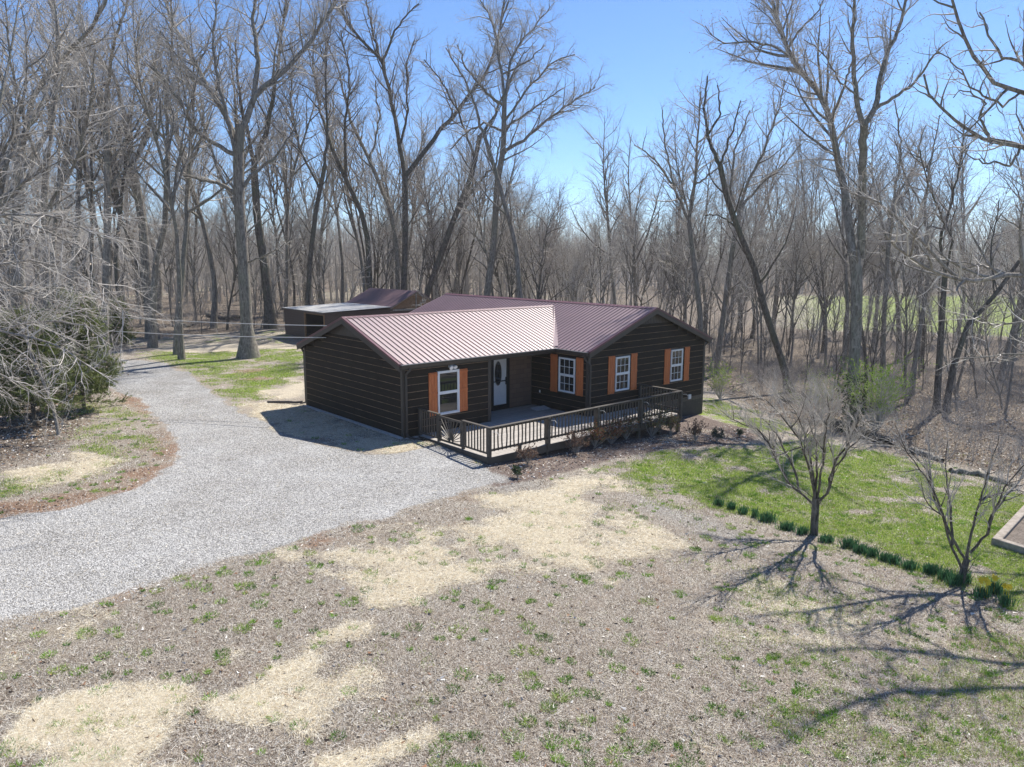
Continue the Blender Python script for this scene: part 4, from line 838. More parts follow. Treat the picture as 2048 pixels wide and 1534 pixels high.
TR('thin grey tree between the oak and the right-hand pair', 44, [([(1823, 775), (1836, 680), (1852, 590), (1862, 500), (1848, 420)], 10, 7), ([(1848, 420), (1860, 330), (1880, 230)], 5, 2), ([(1848, 420), (1810, 350), (1790, 280)], 4, 2)], MG, 13)
TR('grey tree with a kinked crown just right of the oak', 47, [([(1765, 760), (1768, 640), (1776, 500), (1790, 400)], 10, 7), ([(1790, 400), (1802, 300), (1790, 200)], 5, 2), ([(1790, 400), (1830, 330), (1850, 250)], 5, 2)], MG, 14)
TR('thick leaning tree at the left behind the drive end', 55, [([(305, 665), (292, 560), (286, 450), (266, 330), (250, 230)], 19, 12), ([(250, 230), (228, 150), (180, 95), (140, 20)], 8, 3), ([(266, 330), (300, 250), (305, 170), (320, 60)], 8, 3), ([(286, 420), (220, 330), (150, 280)], 6, 2)], MG, 15)
TR('curving tree beside the thick leaning one at the left', 50, [([(303, 668), (312, 520), (330, 450), (336, 300)], 13, 9), ([(336, 300), (330, 200), (346, 100), (340, -20)], 7, 3), ([(336, 290), (290, 220), (270, 120), (280, 20)], 6, 2)], MG, 16)
TR('tall tree rising at the left woods above the cedar', 42, [([(208, 720), (215, 450), (215, 330), (212, 220)], 15, 11), ([(212, 220), (225, 100), (262, -20)], 8, 3), ([(213, 250), (180, 150), (120, 60), (90, -20)], 7, 3), ([(215, 330), (280, 240), (330, 130)], 5, 2)], MG, 17)
TR('broad trunked tree at the far left edge of the woods', 36, [([(34, 800), (36, 450), (40, 300)], 26, 19), ([(40, 300), (20, 200), (-20, 100), (-60, 0)], 12, 5), ([(42, 300), (70, 180), (125, 115), (190, 50), (230, -40)], 12, 4), ([(40, 350), (95, 270), (110, 180), (115, 60), (100, -40)], 10, 4)], MG, 18)
TR('tree curving left behind the shed roof', 68, [([(742, 640), (736, 480), (723, 424), (693, 360), (664, 297)], 13, 8), ([(664, 297), (640, 220), (625, 120), (630, 20)], 6, 2), ([(693, 360), (690, 260), (700, 150), (680, 60)], 6, 2)], MD, 19)
TR('grey tree bending left beside the tall forked one', 69, [([(798, 650), (793, 491), (782, 424), (761, 373), (740, 322), (700, 240)], 10, 6), ([(700, 240), (680, 150), (650, 70)], 5, 2), ([(740, 322), (760, 240), (750, 160)], 4, 2)], MG, 20)
TR('slim upright tree above the left end of the shed', 64, [([(614, 650), (620, 520), (632, 420), (650, 330)], 11, 8), ([(650, 330), (656, 250), (650, 150), (662, 30)], 6, 2), ([(640, 380), (600, 300), (580, 200), (590, 100)], 5, 2)], MD, 21)

# near trees whose limbs reach into the picture from outside its sides
TR('gnarled bare tree reaching in from the upper right edge', 17, [([(2420, 1150), (2390, 700), (2330, 420), (2260, 250)], 46, 34), ([(2260, 250), (2120, 210), (2040, 185), (1990, 165), (1950, 110), (1920, 60), (1905, 10), (1890, -60)], 12, 4),
  ([(2300, 400), (2150, 320), (2050, 292), (1985, 288), (1940, 262), (1900, 235), (1865, 200), (1850, 150)], 14, 4), ([(1985, 288), (1960, 230), (1975, 205), (1930, 180), (1905, 190)], 6, 2), ([(2050, 292), (2020, 330), (1960, 320), (1925, 300)], 6, 2),
  ([(2120, 210), (2060, 130), (2000, 110), (1975, 60), (1960, 20)], 9, 3), ([(2040, 185), (2010, 210), (1960, 190), (1900, 120), (1870, 100)], 5, 2)], MG, 30, flare=1.3, budf=.12, budsz=.035, tw=1.2, wob=.24, drift=.25, dens=1.3, L2max=1.1, small=.7, spread=(.6, 1.2), zig=1.5)
TR('pale low-limbed tree reaching in from the right edge above the meadow', 20, [([(2480, 1080), (2440, 800), (2350, 620), (2250, 560)], 36, 28), ([(2250, 560), (2120, 552), (2020, 550), (1960, 562), (1930, 565), (1860, 540), (1800, 500), (1770, 470)], 13, 4),
  ([(1930, 565), (1890, 535), (1850, 490), (1800, 440), (1750, 400), (1700, 385)], 7, 2), ([(2440, 700), (2200, 640), (2048, 645), (1985, 652), (1960, 640), (1935, 600)], 8, 2.5), ([(2300, 760), (2100, 705), (2020, 708), (1960, 715), (1900, 718)], 6, 2), ([(2020, 550), (1980, 535), (1930, 525), (1880, 522)], 5, 2), ([(2120, 552), (2060, 470), (2000, 430)], 6, 2)], MP, 31, flare=1.3, budf=.1, wob=.2, drift=.2, dens=.9, L2max=1.6, small=.8)
PALE = (BARK_G, TWIG_G, BUD)
TR('near grey twiggy tree whose low branches hang over the left edge of the drive', 19, [([(-420, 1100), (-330, 700), (-250, 420), (-200, 200)], 44, 26), ([(-310, 620), (-180, 560), (-50, 540), (60, 520), (150, 540), (230, 590), (265, 650)], 10, 2),
  ([(-300, 560), (-150, 470), (0, 430), (110, 430), (190, 470)], 10, 2), ([(-330, 700), (-150, 660), (0, 660), (120, 690), (190, 740)], 9, 2), ([(-330, 760), (-150, 720), (-20, 740), (80, 790), (130, 850)], 7, 2), ([(0, 660), (80, 640), (170, 650), (220, 690)], 5, 2), ([(0, 430), (90, 460), (170, 500), (240, 540)], 5, 2), ([(-50, 540), (40, 580), (130, 610), (200, 650)], 5, 2)], (BARK_P, TWIG_P, BUD), 32, flare=1.2, budf=.1, wob=.17, drift=.3, rad=.40, dens=1.7, tw=.6, spread=(.4, .95), up=.0, droop=.04, L2max=1.8)
TR('second grey tree behind the cedar with sprays drooping to the right', 28, [([(-120, 900), (-80, 600), (-40, 380), (-10, 200)], 26, 14), ([(-70, 560), (30, 480), (130, 450), (220, 470), (280, 520)], 7, 2), ([(-90, 640), (20, 590), (120, 570), (200, 590), (260, 640)], 6, 2), ([(-40, 380), (40, 290), (90, 190), (120, 80)], 8, 2), ([(-20, 280), (20, 120), (40, -20)], 8, 2), ([(-60, 480), (40, 370), (120, 320)], 7, 2)], PALE, 33, flare=1.2, budf=.1, wob=.15, drift=.4, rad=.6, dens=1.5, tw=.8, spread=(.4, .95), up=.02, droop=.02, L2max=1.8)
TR('upright grey tree standing among the thicket left of the cedar', 31, [([(100, 880), (95, 600), (88, 400), (96, 300)], 17, 11), ([(96, 300), (112, 200), (120, 90), (108, -20)], 8, 3), ([(92, 360), (50, 250), (20, 120), (10, 0)], 7, 2), ([(95, 420), (150, 330), (180, 220), (190, 100)], 6, 2)], PALE, 34, rad=.8)
# forest trees: a dozen individuals, copied
P_tall = [proto(100 + i, 22, r, m, c, n, .30, dens=d) for i, (r, m, c, n, d) in enumerate([(.20, MG, .40, 13, 1.0), (.16, MD, .48, 12, 1.0), (.21, MG, .35, 13, .95), (.15, MD, .5, 12, 1.0), (.18, MV, .42, 13, 1.0)])]
P_mid = [proto(200 + i, 14, r, m, c, n, .30, dens=d, lean=.07) for i, (r, m, c, n, d) in enumerate([(.085, MG, .22, 17, 1.4), (.075, MG, .3, 15, 1.4), (.09, MD, .18, 18, 1.3), (.085, MV, .25, 16, 1.4)])]
P_sap = [proto(300 + i, 7, r, m, c, n, .28, dens=1.3, lean=.12, forks=1, name='sapling') for i, (r, m, c, n) in enumerate([(.045, MG, .2, 11), (.05, MP, .15, 12), (.04, MD, .2, 11)])]
TALL_H, MID_H, SAP_H = 22, 14, 7
SKY_U = [-400, 0, 550, 700, 900, 1060, 1130, 1175, 1205, 1240, 1330, 1450, 1560, 1700, 2048, 2500]
SKY_V = [-100, -60, 0, 120, 220, 300, 420, 400, 280, 225, 170, 185, 230, 190, 140, 100]
used = set(); rg = np.random.default_rng(77); taken = []
def place(proto_list, Hn, x, y, top_v, label, group, var=True, hmin=.55, hmax=1.2):
    i = rg.integers(len(proto_list)); p = proto_list[i]; z = float(hz(x, y))
    h = CAMZ - z + ray(0, top_v)[2] * y
    s = h / Hn * rg.uniform(.84, 1.03)
    if s > hmax: s = rg.uniform(.9, hmax)
    if s < hmin: return None
    key = p.name
    if key in used: o = copy_tree(p)
    else: o = p; used.add(key)
    o.location = (x, y, z - .05); o.rotation_euler = (0, 0, rg.uniform(0, 6.28)); sxy = s * rg.uniform(.85, 1.15); o.scale = (sxy, sxy, s)
    tag(o, label, 'tree', group); taken.append((x, y)); return o
def u_of(x, y, z=0):
    d = np.array([x, y, z - CAMZ]); return 1024 + FPX * (d @ _Rt) / (d @ _F)
def free(x, y, dmin):
    if any((x - a) ** 2 + (y - b) ** 2 < dmin * dmin for a, b in taken): return False
    q = np.array([x - NX, y - NY]); a = q @ AX; b = q @ BX
    if -2 < a < AM + W2 + 2.5 and -LB - 2.5 < b < 6: return False
    q = np.array([x + 13.5, y - 52.9]); a = q @ AX; b = q @ BX
    if -3 < a < 12 and -8 < b < 3: return False
    return True
def forest(n, protos, Hn, region, dmin, label, group, dv=0, **k):
    c = 0
    for _ in range(n * 30):
        if c >= n: break
        y = rg.uniform(*region[1]); x = rg.uniform(*region[0])
        u = u_of(x, y)
        if not (-180 < u < 2230) or not region[2](x, y) or not free(x, y, dmin): continue
        if place(protos, Hn, x, y, np.interp(u, SKY_U, SKY_V) + dv, label, group, **k): c += 1
    return c
reg_all = lambda x, y: (x < -16 - (50 - y) * .0 and y > 50 and not (x > -24 and y < 56)) or (-16 <= x < 14 and y > 53) or (x >= 14 and y > 34 + max(0, (30 - x)) * .62 + .3 * max(0, 24 - x))
forest(36, P_tall, TALL_H, ((-85, -14), (50, 96), reg_all), 3.0, 'tall bare tree standing in the woods left of the shed', 'tall trees in the left woods')
forest(18, P_tall, TALL_H, ((-16, 9), (56, 96), reg_all), 3.2, 'tall bare tree in the woods directly behind the cabin', 'tall trees behind the cabin', hmin=.42)
forest(20, P_tall, TALL_H, ((13, 85), (46, 92), reg_all), 3.6, 'tall bare tree in the woods right of the cabin', 'tall trees in the right woods', hmin=.45)
forest(36, P_mid, MID_H, ((-85, -10), (46, 96), reg_all), 2.0, 'middling slender bare tree among the left woods', 'slender trees in the left woods', dv=90)
forest(42, P_mid, MID_H, ((-14, 20), (50, 96), reg_all), 1.8, 'middling slender bare tree behind the cabin roof', 'slender trees behind the cabin', dv=40)
forest(48, P_mid, MID_H, ((14, 85), (36, 92), reg_all), 2.0, 'middling slender bare tree in the right woods', 'slender trees in the right woods', dv=110)
forest(45, P_sap, SAP_H, ((-75, 0), (46, 85), reg_all), 1.3, 'thin bare sapling growing under the left woods', 'saplings in the left woods', dv=300, hmin=.3)
forest(75, P_sap, SAP_H, ((0, 70), (34, 75), reg_all), 1.3, 'thin bare sapling growing under the right woods', 'saplings in the right woods', dv=330, hmin=.3)
# left side strip close to the camera, outside the drive
left_near = lambda x, y: sdf(np.array([x]), np.array([y]), DRIVE)[0] < -1.5 and x < -15.5
forest(9, P_tall, TALL_H, ((-40, -17), (25, 50), lambda x, y: left_near(x, y) and x < -20), 3.0, 'tall bare tree near the drive at the far left', 'trees beside the drive at the left')
forest(3, P_sap, SAP_H, ((-24, -12), (17, 30), lambda x, y: x < -10.8 - (y - 15) * .28 and sdf(np.array([x]), np.array([y]), DRIVE)[0] < -1.0), 1.0, 'thin bare sapling at the left of the drive by the cedar', 'saplings beside the cedar', dv=420, hmin=.25)
for p in P_tall + P_mid + P_sap:
    if p.name not in used:
        for c in list(p.children): bpy.data.objects.remove(c)
        bpy.data.objects.remove(p)

ORD = 'first second third fourth fifth sixth seventh eighth ninth tenth eleventh twelfth thirteenth fourteenth fifteenth sixteenth seventeenth eighteenth nineteenth twentieth'.split() + ['twenty-' + w_ for w_ in 'first second third fourth fifth sixth seventh eighth ninth'.split()] + ['thirtieth']
ZONES = [(-9999, 130, 'above the cedar'), (130, 330, 'over the drive end'), (330, 560, 'around the big grey tree'), (560, 760, 'behind the shed'), (760, 1000, 'behind the left cabin roof'), (1000, 1300, 'behind the cabin ridge'), (1300, 1500, 'behind the right cabin gable'), (1500, 1720, 'left of the twin oak'), (1720, 1880, 'right of the twin oak'), (1880, 99999, 'at the right meadow side')]
def relabel():
    bins = {}
    for o in sc.objects:
        if o.get('category') == 'tree' and o.get('group'):
            u = u_of(o.location.x, o.location.y, o.location.z); kind = 'thin sapling' if o.name.startswith('sapling') else 'tall bare tree' if 'tall' in o['label'] else 'slender bare tree'
            zi = [i for i, q in enumerate(ZONES) if q[0] <= u < q[1]][0]; bins.setdefault((kind, zi), []).append((u, o))
    for (kind, zi), L in bins.items():
        L.sort(key=lambda q: q[0])
        for i, (u, o) in enumerate(L): o['label'] = '%s %s, %s from the left there' % (kind, ZONES[zi][2], ORD[min(i, 29)])
relabel()
# far woods beyond the meadow: reads as one mass
def far_woods():
    g = np.random.default_rng(5); K = 1900; ang = g.uniform(-.80, .80, K); dist = np.where(ang < .12 * g.normal(size=K) * .5 + .08, 98 + 130 * g.random(K) ** 1.2, 170 + 130 * g.random(K) ** 1.6); x = np.tan(ang) * dist; y = dist
    H = 6.3 + dist * .052 * g.uniform(.45, 1.15, K); M = 6; P = np.zeros((K, M, 3)); s = np.linspace(0, 1, M)
    P[:, :, 0] = x[:, None] + g.normal(size=(K, 1)) * .8 * s; P[:, :, 1] = y[:, None]; P[:, :, 2] = hz(x, y)[:, None] - .3 + H[:, None] * s
    Rr = (.16 * g.uniform(.6, 1.3, K))[:, None] * (1 - .85 * s[None]); parts = [tubes(P, Rr, 3)]
    idx, t = pick(g, P, 16, .08, .98); L = H[idx] * .30 * (1.15 - .75 * t)
    P1, R1 = sprout(g, P, Rr, idx, t, g.uniform(.4, .9, len(idx)), L, .05 * np.ones(len(idx)), 4, .1, .15); parts.append(tubes(P1, R1, 3))
    idx, t = pick(g, P1, 7, .15, .98); L = L[idx] * .55
    P2, R2 = sprout(g, P1, R1, idx, t, g.uniform(.4, 1., len(idx)), L, .028 * np.ones(len(idx)), 3, .08, .2); parts.append(tubes(P2, R2, 3))
    o = obj_np('far_woods', *join(parts), [TWIG_G]); tag(o, 'grey leafless wood beyond the far edge of the green meadow', 'woods', kind='stuff')
far_woods()
# tangled undergrowth along the wood floor
def undergrowth():
    g = np.random.default_rng(8); pts = []
    while len(pts) < 1800:
        x = g.uniform(-60, 60); y = g.uniform(20, 92)
        if not (-150 < u_of(x, y) < 2200) or not free(x, y, 0): continue
        lm = sdf(np.array([x]), np.array([y]), LITTER[0][0])[0] if x > 8 else 9
        if x > 8 and lm < .8: continue
        if x <= 8:
            if y < 53 and x > -18.5: continue
            if y < 50 and (not left_near(x, y) or x > -11 - (y - 15) * .3): continue
            if -19 < x < -15 and y < 58: continue
            if x < -18 and 44 < y < 58 and x > -28: continue
        w = .35 if y > 55 else 1
        if g.random() > w: continue
        pts.append((x, y))
    q = np.array(pts); z = hz(q[:, 0], q[:, 1]); K = len(q); h = g.uniform(.5, 3.2, K) ** 1.0 * np.where(q[:, 1] < 40, .8, 1); n0 = 3
    P = np.repeat(np.stack([q[:, 0], q[:, 1], z - .05], 1)[:, None], 2, 1); P[:, 1, 2] += .06; R0 = np.full((K, 2), .02)
    idx = np.repeat(np.arange(K), n0); P1, R1 = sprout(g, P, R0, idx, np.full(len(idx), .5), g.uniform(.1, .9, len(idx)), h[idx] * g.uniform(.6, 1.2, len(idx)), .013 * np.ones(len(idx)), 6, .02, .17)
    i2, t = pick(g, P1, 6, .15, .98); P2, R2 = sprout(g, P1, R1, i2, t, g.uniform(.4, 1., len(i2)), h[idx][i2] * .38 * g.uniform(.5, 1.2, len(i2)), .007 * np.ones(len(i2)), 4, .02, .2)
    i3, t = pick(g, P2, 3, .2, .98); P3, R3 = sprout(g, P2, R2, i3, t, g.uniform(.4, 1., len(i3)), h[idx][i2][i3] * .17, .005 * np.ones(len(i3)), 3, .02, .2)
    o = obj_np('undergrowth', *join([tubes(P1, R1, 3), tubes(P2, R2, 3), tubes(P3, R3, 3)]), [TWIG_D]); tag(o, 'tangled leafless brush covering the wood floor', 'brush', kind='stuff')
undergrowth()

# ---------------------------------------------------------------- small lawn trees
VG = (BARK_P, TWIG_P, BUD)
A_ = [([(1628, 1082), (1629, 1045), (1631, 1015), (1632, 995)], 17, 15)]
for pts in ([(1628, 1010), (1600, 985), (1575, 965), (1555, 920), (1535, 880), (1505, 850), (1465, 830)], [(1600, 985), (1585, 930), (1560, 880), (1530, 840), (1490, 815)], [(1630, 1000), (1618, 940), (1600, 880), (1570, 840), (1530, 800), (1500, 790)], [(1632, 995), (1625, 930), (1610, 870), (1590, 820), (1560, 790)],
            [(1632, 995), (1634, 920), (1630, 850), (1620, 800), (1600, 780)], [(1634, 995), (1645, 930), (1650, 870), (1660, 820), (1655, 790)], [(1634, 1005), (1655, 985), (1668, 940), (1690, 905), (1720, 875), (1760, 855)], [(1655, 985), (1672, 920), (1700, 880), (1720, 840), (1760, 845)], [(1575, 965), (1545, 900), (1520, 860), (1480, 850), (1440, 820)]):
    A_.append((pts, 5.5, 1.2))
a_tree = dict(mats=(BARK_L, TWIG_G, BUD), flare=1.25, budf=0, wob=.11, drift=.5, spread=(.25, .6), fine=True, small=.8, up=.05, L2max=1.1, dens=2.8, tw=.85, rad=.6, drop=0)
a_tree.pop('drop')
TR('small vase-shaped lawn tree with many stems beside the daffodil row', 18.3, A_, seed=41, name='small_tree', **a_tree)
B_ = [([(1920, 1190), (1922, 1160), (1930, 1130), (1934, 1118)], 18, 12)]
for pts in ([(1925, 1140), (1905, 1100), (1890, 1040), (1868, 1000), (1860, 950), (1830, 910), (1780, 890), (1740, 870)], [(1932, 1120), (1900, 1070), (1880, 1010), (1850, 950), (1810, 900), (1790, 850)], [(1905, 1090), (1900, 1000), (1890, 930), (1895, 880)], [(1934, 1118), (1945, 1060), (1960, 1000), (1975, 950), (1990, 900), (2000, 870)],
            [(1940, 1105), (1975, 1070), (1990, 1020), (2010, 975), (2048, 930), (2080, 900)], [(1975, 1070), (1980, 1040), (2005, 1000), (2040, 960), (2060, 900)], [(1960, 1000), (1990, 990), (2030, 980), (2060, 985)]):
    B_.append((pts, 6, 1.2))
TR('small multi-stemmed lawn tree beside the yellow daffodils', 15.6, B_, seed=42, name='small_tree', **dict(a_tree, dens=2.2))

# ---------------------------------------------------------------- bushes, cedar
def tinted(name, V, F, col, parent=None, mat=None):
    o = obj_np(name, V, F, [mat or TINT], parent); a = o.data.attributes.new('tint', 'FLOAT_COLOR', 'FACE'); c = np.ones((len(F), 4), np.float32); c[:, :3] = col
    a.data.foreach_set('color', c.ravel()); return o
def leaf_tris(g, pts, dirs, L, w):
    K = len(pts); s = nrm(np.cross(dirs, g.normal(size=(K, 3)))); V = np.stack([pts - s * w[:, None], pts + s * w[:, None], pts + dirs * L[:, None]], 1)
    return V.reshape(-1, 3), np.arange(K * 3).reshape(-1, 3)
def bush(name, label, cat, base, h, spread_, nst, leafcols, nleaf, lsz, seed, twig=TWIG_G, group=None, dens=5, leaf_top=0.0):
    g = np.random.default_rng(seed); t = empty(name, tuple(base)); tag(t, label, cat, group)
    P = np.zeros((1, 2, 3)); P[0, 0, 2] = -.05; P[0, 1, 2] = .05; R0 = np.full((1, 2), .03 * h)
    idx = np.zeros(nst, int); P1, R1 = sprout(g, P, R0, idx, np.full(nst, .6), g.uniform(.05, spread_, nst), h * g.uniform(.75, 1.1, nst), .009 * h * np.ones(nst) + .003, 6, .03, .12)
    i2, tt = pick(g, P1, dens, .25, .98); P2, R2 = sprout(g, P1, R1, i2, tt, g.uniform(.3, .8, len(i2)), h * .35 * g.uniform(.5, 1.1, len(i2)), .004 * h * np.ones(len(i2)) + .002, 4, .05, .15)
    i3, tt = pick(g, P2, 4, .2, .98); P3, R3 = sprout(g, P2, R2, i3, tt, g.uniform(.3, .9, len(i3)), h * .15 * g.uniform(.5, 1.1, len(i3)), .003 * h * np.ones(len(i3)), 3, .05, .15)
    obj_np('stems', *join([tubes(P1, R1, 4), tubes(P2, R2, 3), tubes(P3, R3, 3)]), [twig], t)
    if nleaf:
        ii = g.integers(len(P3), size=nleaf); tt = g.uniform(.2, 1, nleaf); p, _, d = samp(P3, R3, ii, tt); ok = p[:, 2] > leaf_top * h; p = p[ok]; d = d[ok]
        d = nrm(d + g.normal(size=d.shape) * .7); K = len(p); V, F = leaf_tris(g, p, d, lsz * g.uniform(.6, 1.4, K), lsz * .3 * g.uniform(.7, 1.3, K))
        c = np.array(leafcols)[g.integers(len(leafcols), size=K)] * g.uniform(.7, 1.3, (K, 1)); tinted('leaves', V, F, c, t)
    return t
RED = [(.22, .075, .04), (.28, .13, .06), (.16, .06, .04), (.13, .15, .05)]; BRN = [(.17, .10, .07), (.22, .15, .11), (.14, .10, .08)]; OLV = [(.15, .17, .06), (.22, .20, .09), (.22, .10, .06)]
SH = [(1055, 926, .50, BRN, 'brown half-bare shrub in mulch nearest the deck corner'), (1036, 953, .28, [(.05, .08, .04)], 'tiny dark green plant at the near end of the mulch bed'), (1151, 905, .60, BRN, 'dry brown shrub, second along the deck from its corner'), (1190, 893, .72, RED, 'reddish shrub under the middle deck post, left of a redder pair'),
      (1222, 886, .72, RED, 'reddest shrub pressed against the middle of the deck'), (1252, 877, .75, RED + OLV, 'red and olive shrub between two reddish ones by the deck'), (1303, 872, .90, OLV, 'largest olive-tipped shrub near the right deck end'), (1341, 868, .62, OLV, 'olive shrub beside the last deck post'),
      (1391, 880, .62, BRN, 'dry brown shrub standing alone right of the deck'), (1433, 880, .40, [(.07, .09, .06), (.10, .10, .08)], 'low grey-green plant right of the lone dry shrub'), (1478, 872, .25, [(.06, .08, .05)], 'smallest dark plant at the right tip of the mulch bed')]
for i, (u, v, h, cols, lab) in enumerate(SH):
    bush('shrub', lab, 'shrub', gp(u, v + 3), h * 1.15, .75, 20, cols, int(2600 * h), .05, 500 + i, TWIG_D, 'shrubs in the mulch bed along the deck', 5, .4)
bush('green_bush', 'bright green spring bush at the foot of the twin-stemmed oak', 'bush', gp(1752, 868), 2.9, .75, 34, [(.26, .40, .04), (.34, .46, .07), (.18, .30, .04)], 9000, .055, 520, TWIG_G, None, 7, .15)
bush('green_bush', 'small yellow-green bush behind the right cabin corner', 'bush', gp(1440, 800), 2.0, .7, 20, [(.34, .44, .08), (.26, .36, .06)], 1400, .07, 521, TWIG_G, None, 6, .2)
bush('green_bush', 'faint green bush left of the oak at the woods edge', 'bush', gp(1640, 840), 2.3, .9, 26, [(.30, .36, .10), (.24, .30, .08)], 1500, .05, 522, TWIG_P, None, 7, .2)
# cedar at the left of the drive
def cedar(base, H, rad, label, seed):
    g = np.random.default_rng(seed); t = empty('cedar', tuple(base)); tag(t, label, 'tree'); M = 8
    P = np.zeros((1, M, 3)); P[0, :, 2] = np.linspace(-.2, H, M); Rr = (.09 * (1 - .9 * np.linspace(0, 1, M)))[None]
    idx, tt = pick(g, P, 110, .10, .97); L = rad * (1.05 - .8 * tt) * g.uniform(.7, 1.15, len(idx))
    P1, R1 = sprout(g, P, Rr, idx, tt, g.uniform(1.1, 1.6, len(idx)), L, .02 * np.ones(len(idx)), 7, .03, .1)
    obj_np('trunk', *join([tubes(P, Rr, 8), tubes(P1, R1, 4)]), [BARK_D], t, smooth=True)
    i2, t2 = pick(g, P1, 16, .2, .99); P2, R2 = sprout(g, P1, R1, i2, t2, g.uniform(.4, .9, len(i2)), .42 * g.uniform(.5, 1.2, len(i2)), .006 * np.ones(len(i2)), 4, .02, .2)
    K = 75000; ii = g.integers(len(P2), size=K); p, _, d = samp(P2, R2, ii, g.uniform(0, 1, K)); d = nrm(d + g.normal(size=d.shape) * .55); p = p + g.normal(size=p.shape) * .02
    V, F = leaf_tris(g, p, d, .09 * g.uniform(.6, 1.4, K), .011 * g.uniform(.7, 1.5, K))
    c = np.array([(.13, .18, .045), (.17, .22, .06), (.20, .22, .08), (.13, .14, .06)])[g.integers(4, size=K)] * g.uniform(.7, 1.3, (K, 1))
    tinted('foliage', V, F, c, t)
cedar(gp(70, 850), 4.2, 2.2, 'dark green cedar behind the hanging pale twigs at the left', 61)
cedar(gp(168, 818), 4.6, 1.9, 'green cedar standing nearest the gravel drive', 62)
cedar(gp(235, 690), 3.0, 1.6, 'low dark cedar at the woods edge behind the drive', 63)

# ivy at the oak foot: leaves clinging to the trunk, a thing of its own
def ivy():
    g = np.random.default_rng(4); b = gp(1704, 864); K = 1100; z = g.uniform(0, 1, K) ** 1.5 * 2.6; th = g.uniform(0, 6.28, K); r = .26 + g.random(K) * .12 + (1 - z / 3.6) * .12 + (g.random(K) < .12) * g.uniform(0, .7, K)
    p = np.stack([r * np.cos(th), r * np.sin(th), z], 1); d = nrm(np.stack([np.cos(th), np.sin(th), -.6 + 0 * th], 1) + g.normal(size=(K, 3)) * .5)
    V, F = leaf_tris(g, p, d, .09 * g.uniform(.6, 1.3, K), .04 * g.uniform(.6, 1.3, K)); c = np.array([.03, .05, .018]) * g.uniform(.6, 1.6, (K, 1))
    o = tinted('ivy', V, F, c); o.location = tuple(b); tag(o, 'dark ivy climbing the foot of the twin-stemmed oak', 'ivy')
ivy()

# ---------------------------------------------------------------- daffodils
def daffodil(u, v, w, label, flowers, seed):
    g = np.random.default_rng(seed); b = gp(u, v); t = empty('daffodil_clump', tuple(b)); tag(t, label, 'daffodils', 'daffodil clumps in a row across the lawn')
    K = int(g.uniform(110, 190) * w / .2); p = np.stack([g.normal(size=K) * w * .33, g.normal(size=K) * w * .22, np.zeros(K)], 1); d = nrm(np.stack([g.normal(size=K) * .16 + p[:, 0] * .6, g.normal(size=K) * .16, np.ones(K)], 1)); h = g.uniform(.16, .30, K) * g.uniform(.8, 1.15)
    tip = p + d * h[:, None] + np.stack([g.normal(size=K) * .03, g.normal(size=K) * .03, 0 * h], 1); s = nrm(np.cross(d, g.normal(size=(K, 3)))) * .009
    m = p + d * h[:, None] * .55; V = np.stack([p - s, p + s, m + s, m - s, tip], 1).reshape(-1, 3); b0 = np.arange(K)[:, None] * 5
    F = np.concatenate([b0 + [[0, 1, 2]], b0 + [[0, 2, 3]], b0 + [[3, 2, 4]]]); c = np.tile(np.array([.07, .17, .075]) * g.uniform(.6, 1.5, (K, 1)), (3, 1))
    tinted('leaves', V, F, c, t)
    for k in range(flowers):
        x, y = g.normal() * w * .35, g.normal() * w * .25; z = g.uniform(.32, .42); mb = MB(); mb.flip = 1; ax = Vector((g.normal() * .4, -.8, .3)).normalized(); c0 = Vector((x, y, z)); e1_ = ax.cross(Vector((0, 0, 1))).normalized(); e2_ = ax.cross(e1_)
        for q in range(6):
            a = q * math.pi / 3; r1 = e1_ * math.cos(a) + e2_ * math.sin(a); r2 = ax.cross(r1); mb.hexa([tuple(c0), tuple(c0 + r1 * .042 + r2 * .024), tuple(c0 + r1 * .075), tuple(c0 + r1 * .042 - r2 * .024)], [tuple(c0 + ax * .004), tuple(c0 + r1 * .042 + r2 * .024 + ax * .004), tuple(c0 + r1 * .075 + ax * .004), tuple(c0 + r1 * .042 - r2 * .024 + ax * .004)])
        mb.tube([tuple(c0), tuple(c0 + ax * .035)], [.014, .02], 8); mb.tube([(x, y, 0), (x, y, z * .8), tuple(c0)], .004, 4)
        mb.build('flower', YEL, t)
YEL = speck('yellow_petal', (.75, .52, .03), (.82, .64, .06), 9, .6, .2, 0)
LB_ = ['clump at the far left end of the row', 'second clump from the left end of the row', 'third clump from the left end of the row', 'small clump left of a taller pair', 'broad clump, fifth from the left end', 'big clump well left of the vase-shaped tree', 'clump touching the vase-shaped tree on its left', 'clump just right of the vase-shaped tree',
       'clump starting the dense middle stretch', 'second clump of the dense middle stretch', 'third clump of the dense middle stretch', 'fourth clump of the dense middle stretch', 'clump ending the dense middle stretch', 'lone clump right of the dense middle stretch', 'clump left of the near small tree', 'clump close against the left of the near small tree', 'clump at the foot of the near small tree', 'clump just behind the near small tree',
       'clump with the most yellow flowers', 'flowering clump behind the yellowest one', 'nearest flowering clump at the right end']
DF = [(105, 868, .45), (175, 888, .45), (240, 912, .55), (305, 930, .4), (370, 955, .8), (485, 1000, .8), (570, 1025, .8), (705, 1070, .7), (825, 1100, .7), (900, 1130, .7), (960, 1150, .7), (1040, 1175, .7), (1085, 1190, .6), (1170, 1220, .7), (1290, 1245, .8), (1370, 1280, .7), (1420, 1310, .6), (1475, 1300, .5), (1570, 1378, .6), (1640, 1355, .6), (1700, 1420, .6)]
for i, ((x, y, w_), l_) in enumerate(zip(DF, LB_)):
    daffodil(1400 + x / 2.789, 700 + y / 2.789, w_ * .34, 'green daffodil ' + l_, {18: 5, 19: 3, 20: 3}.get(i, 0), 700 + i)

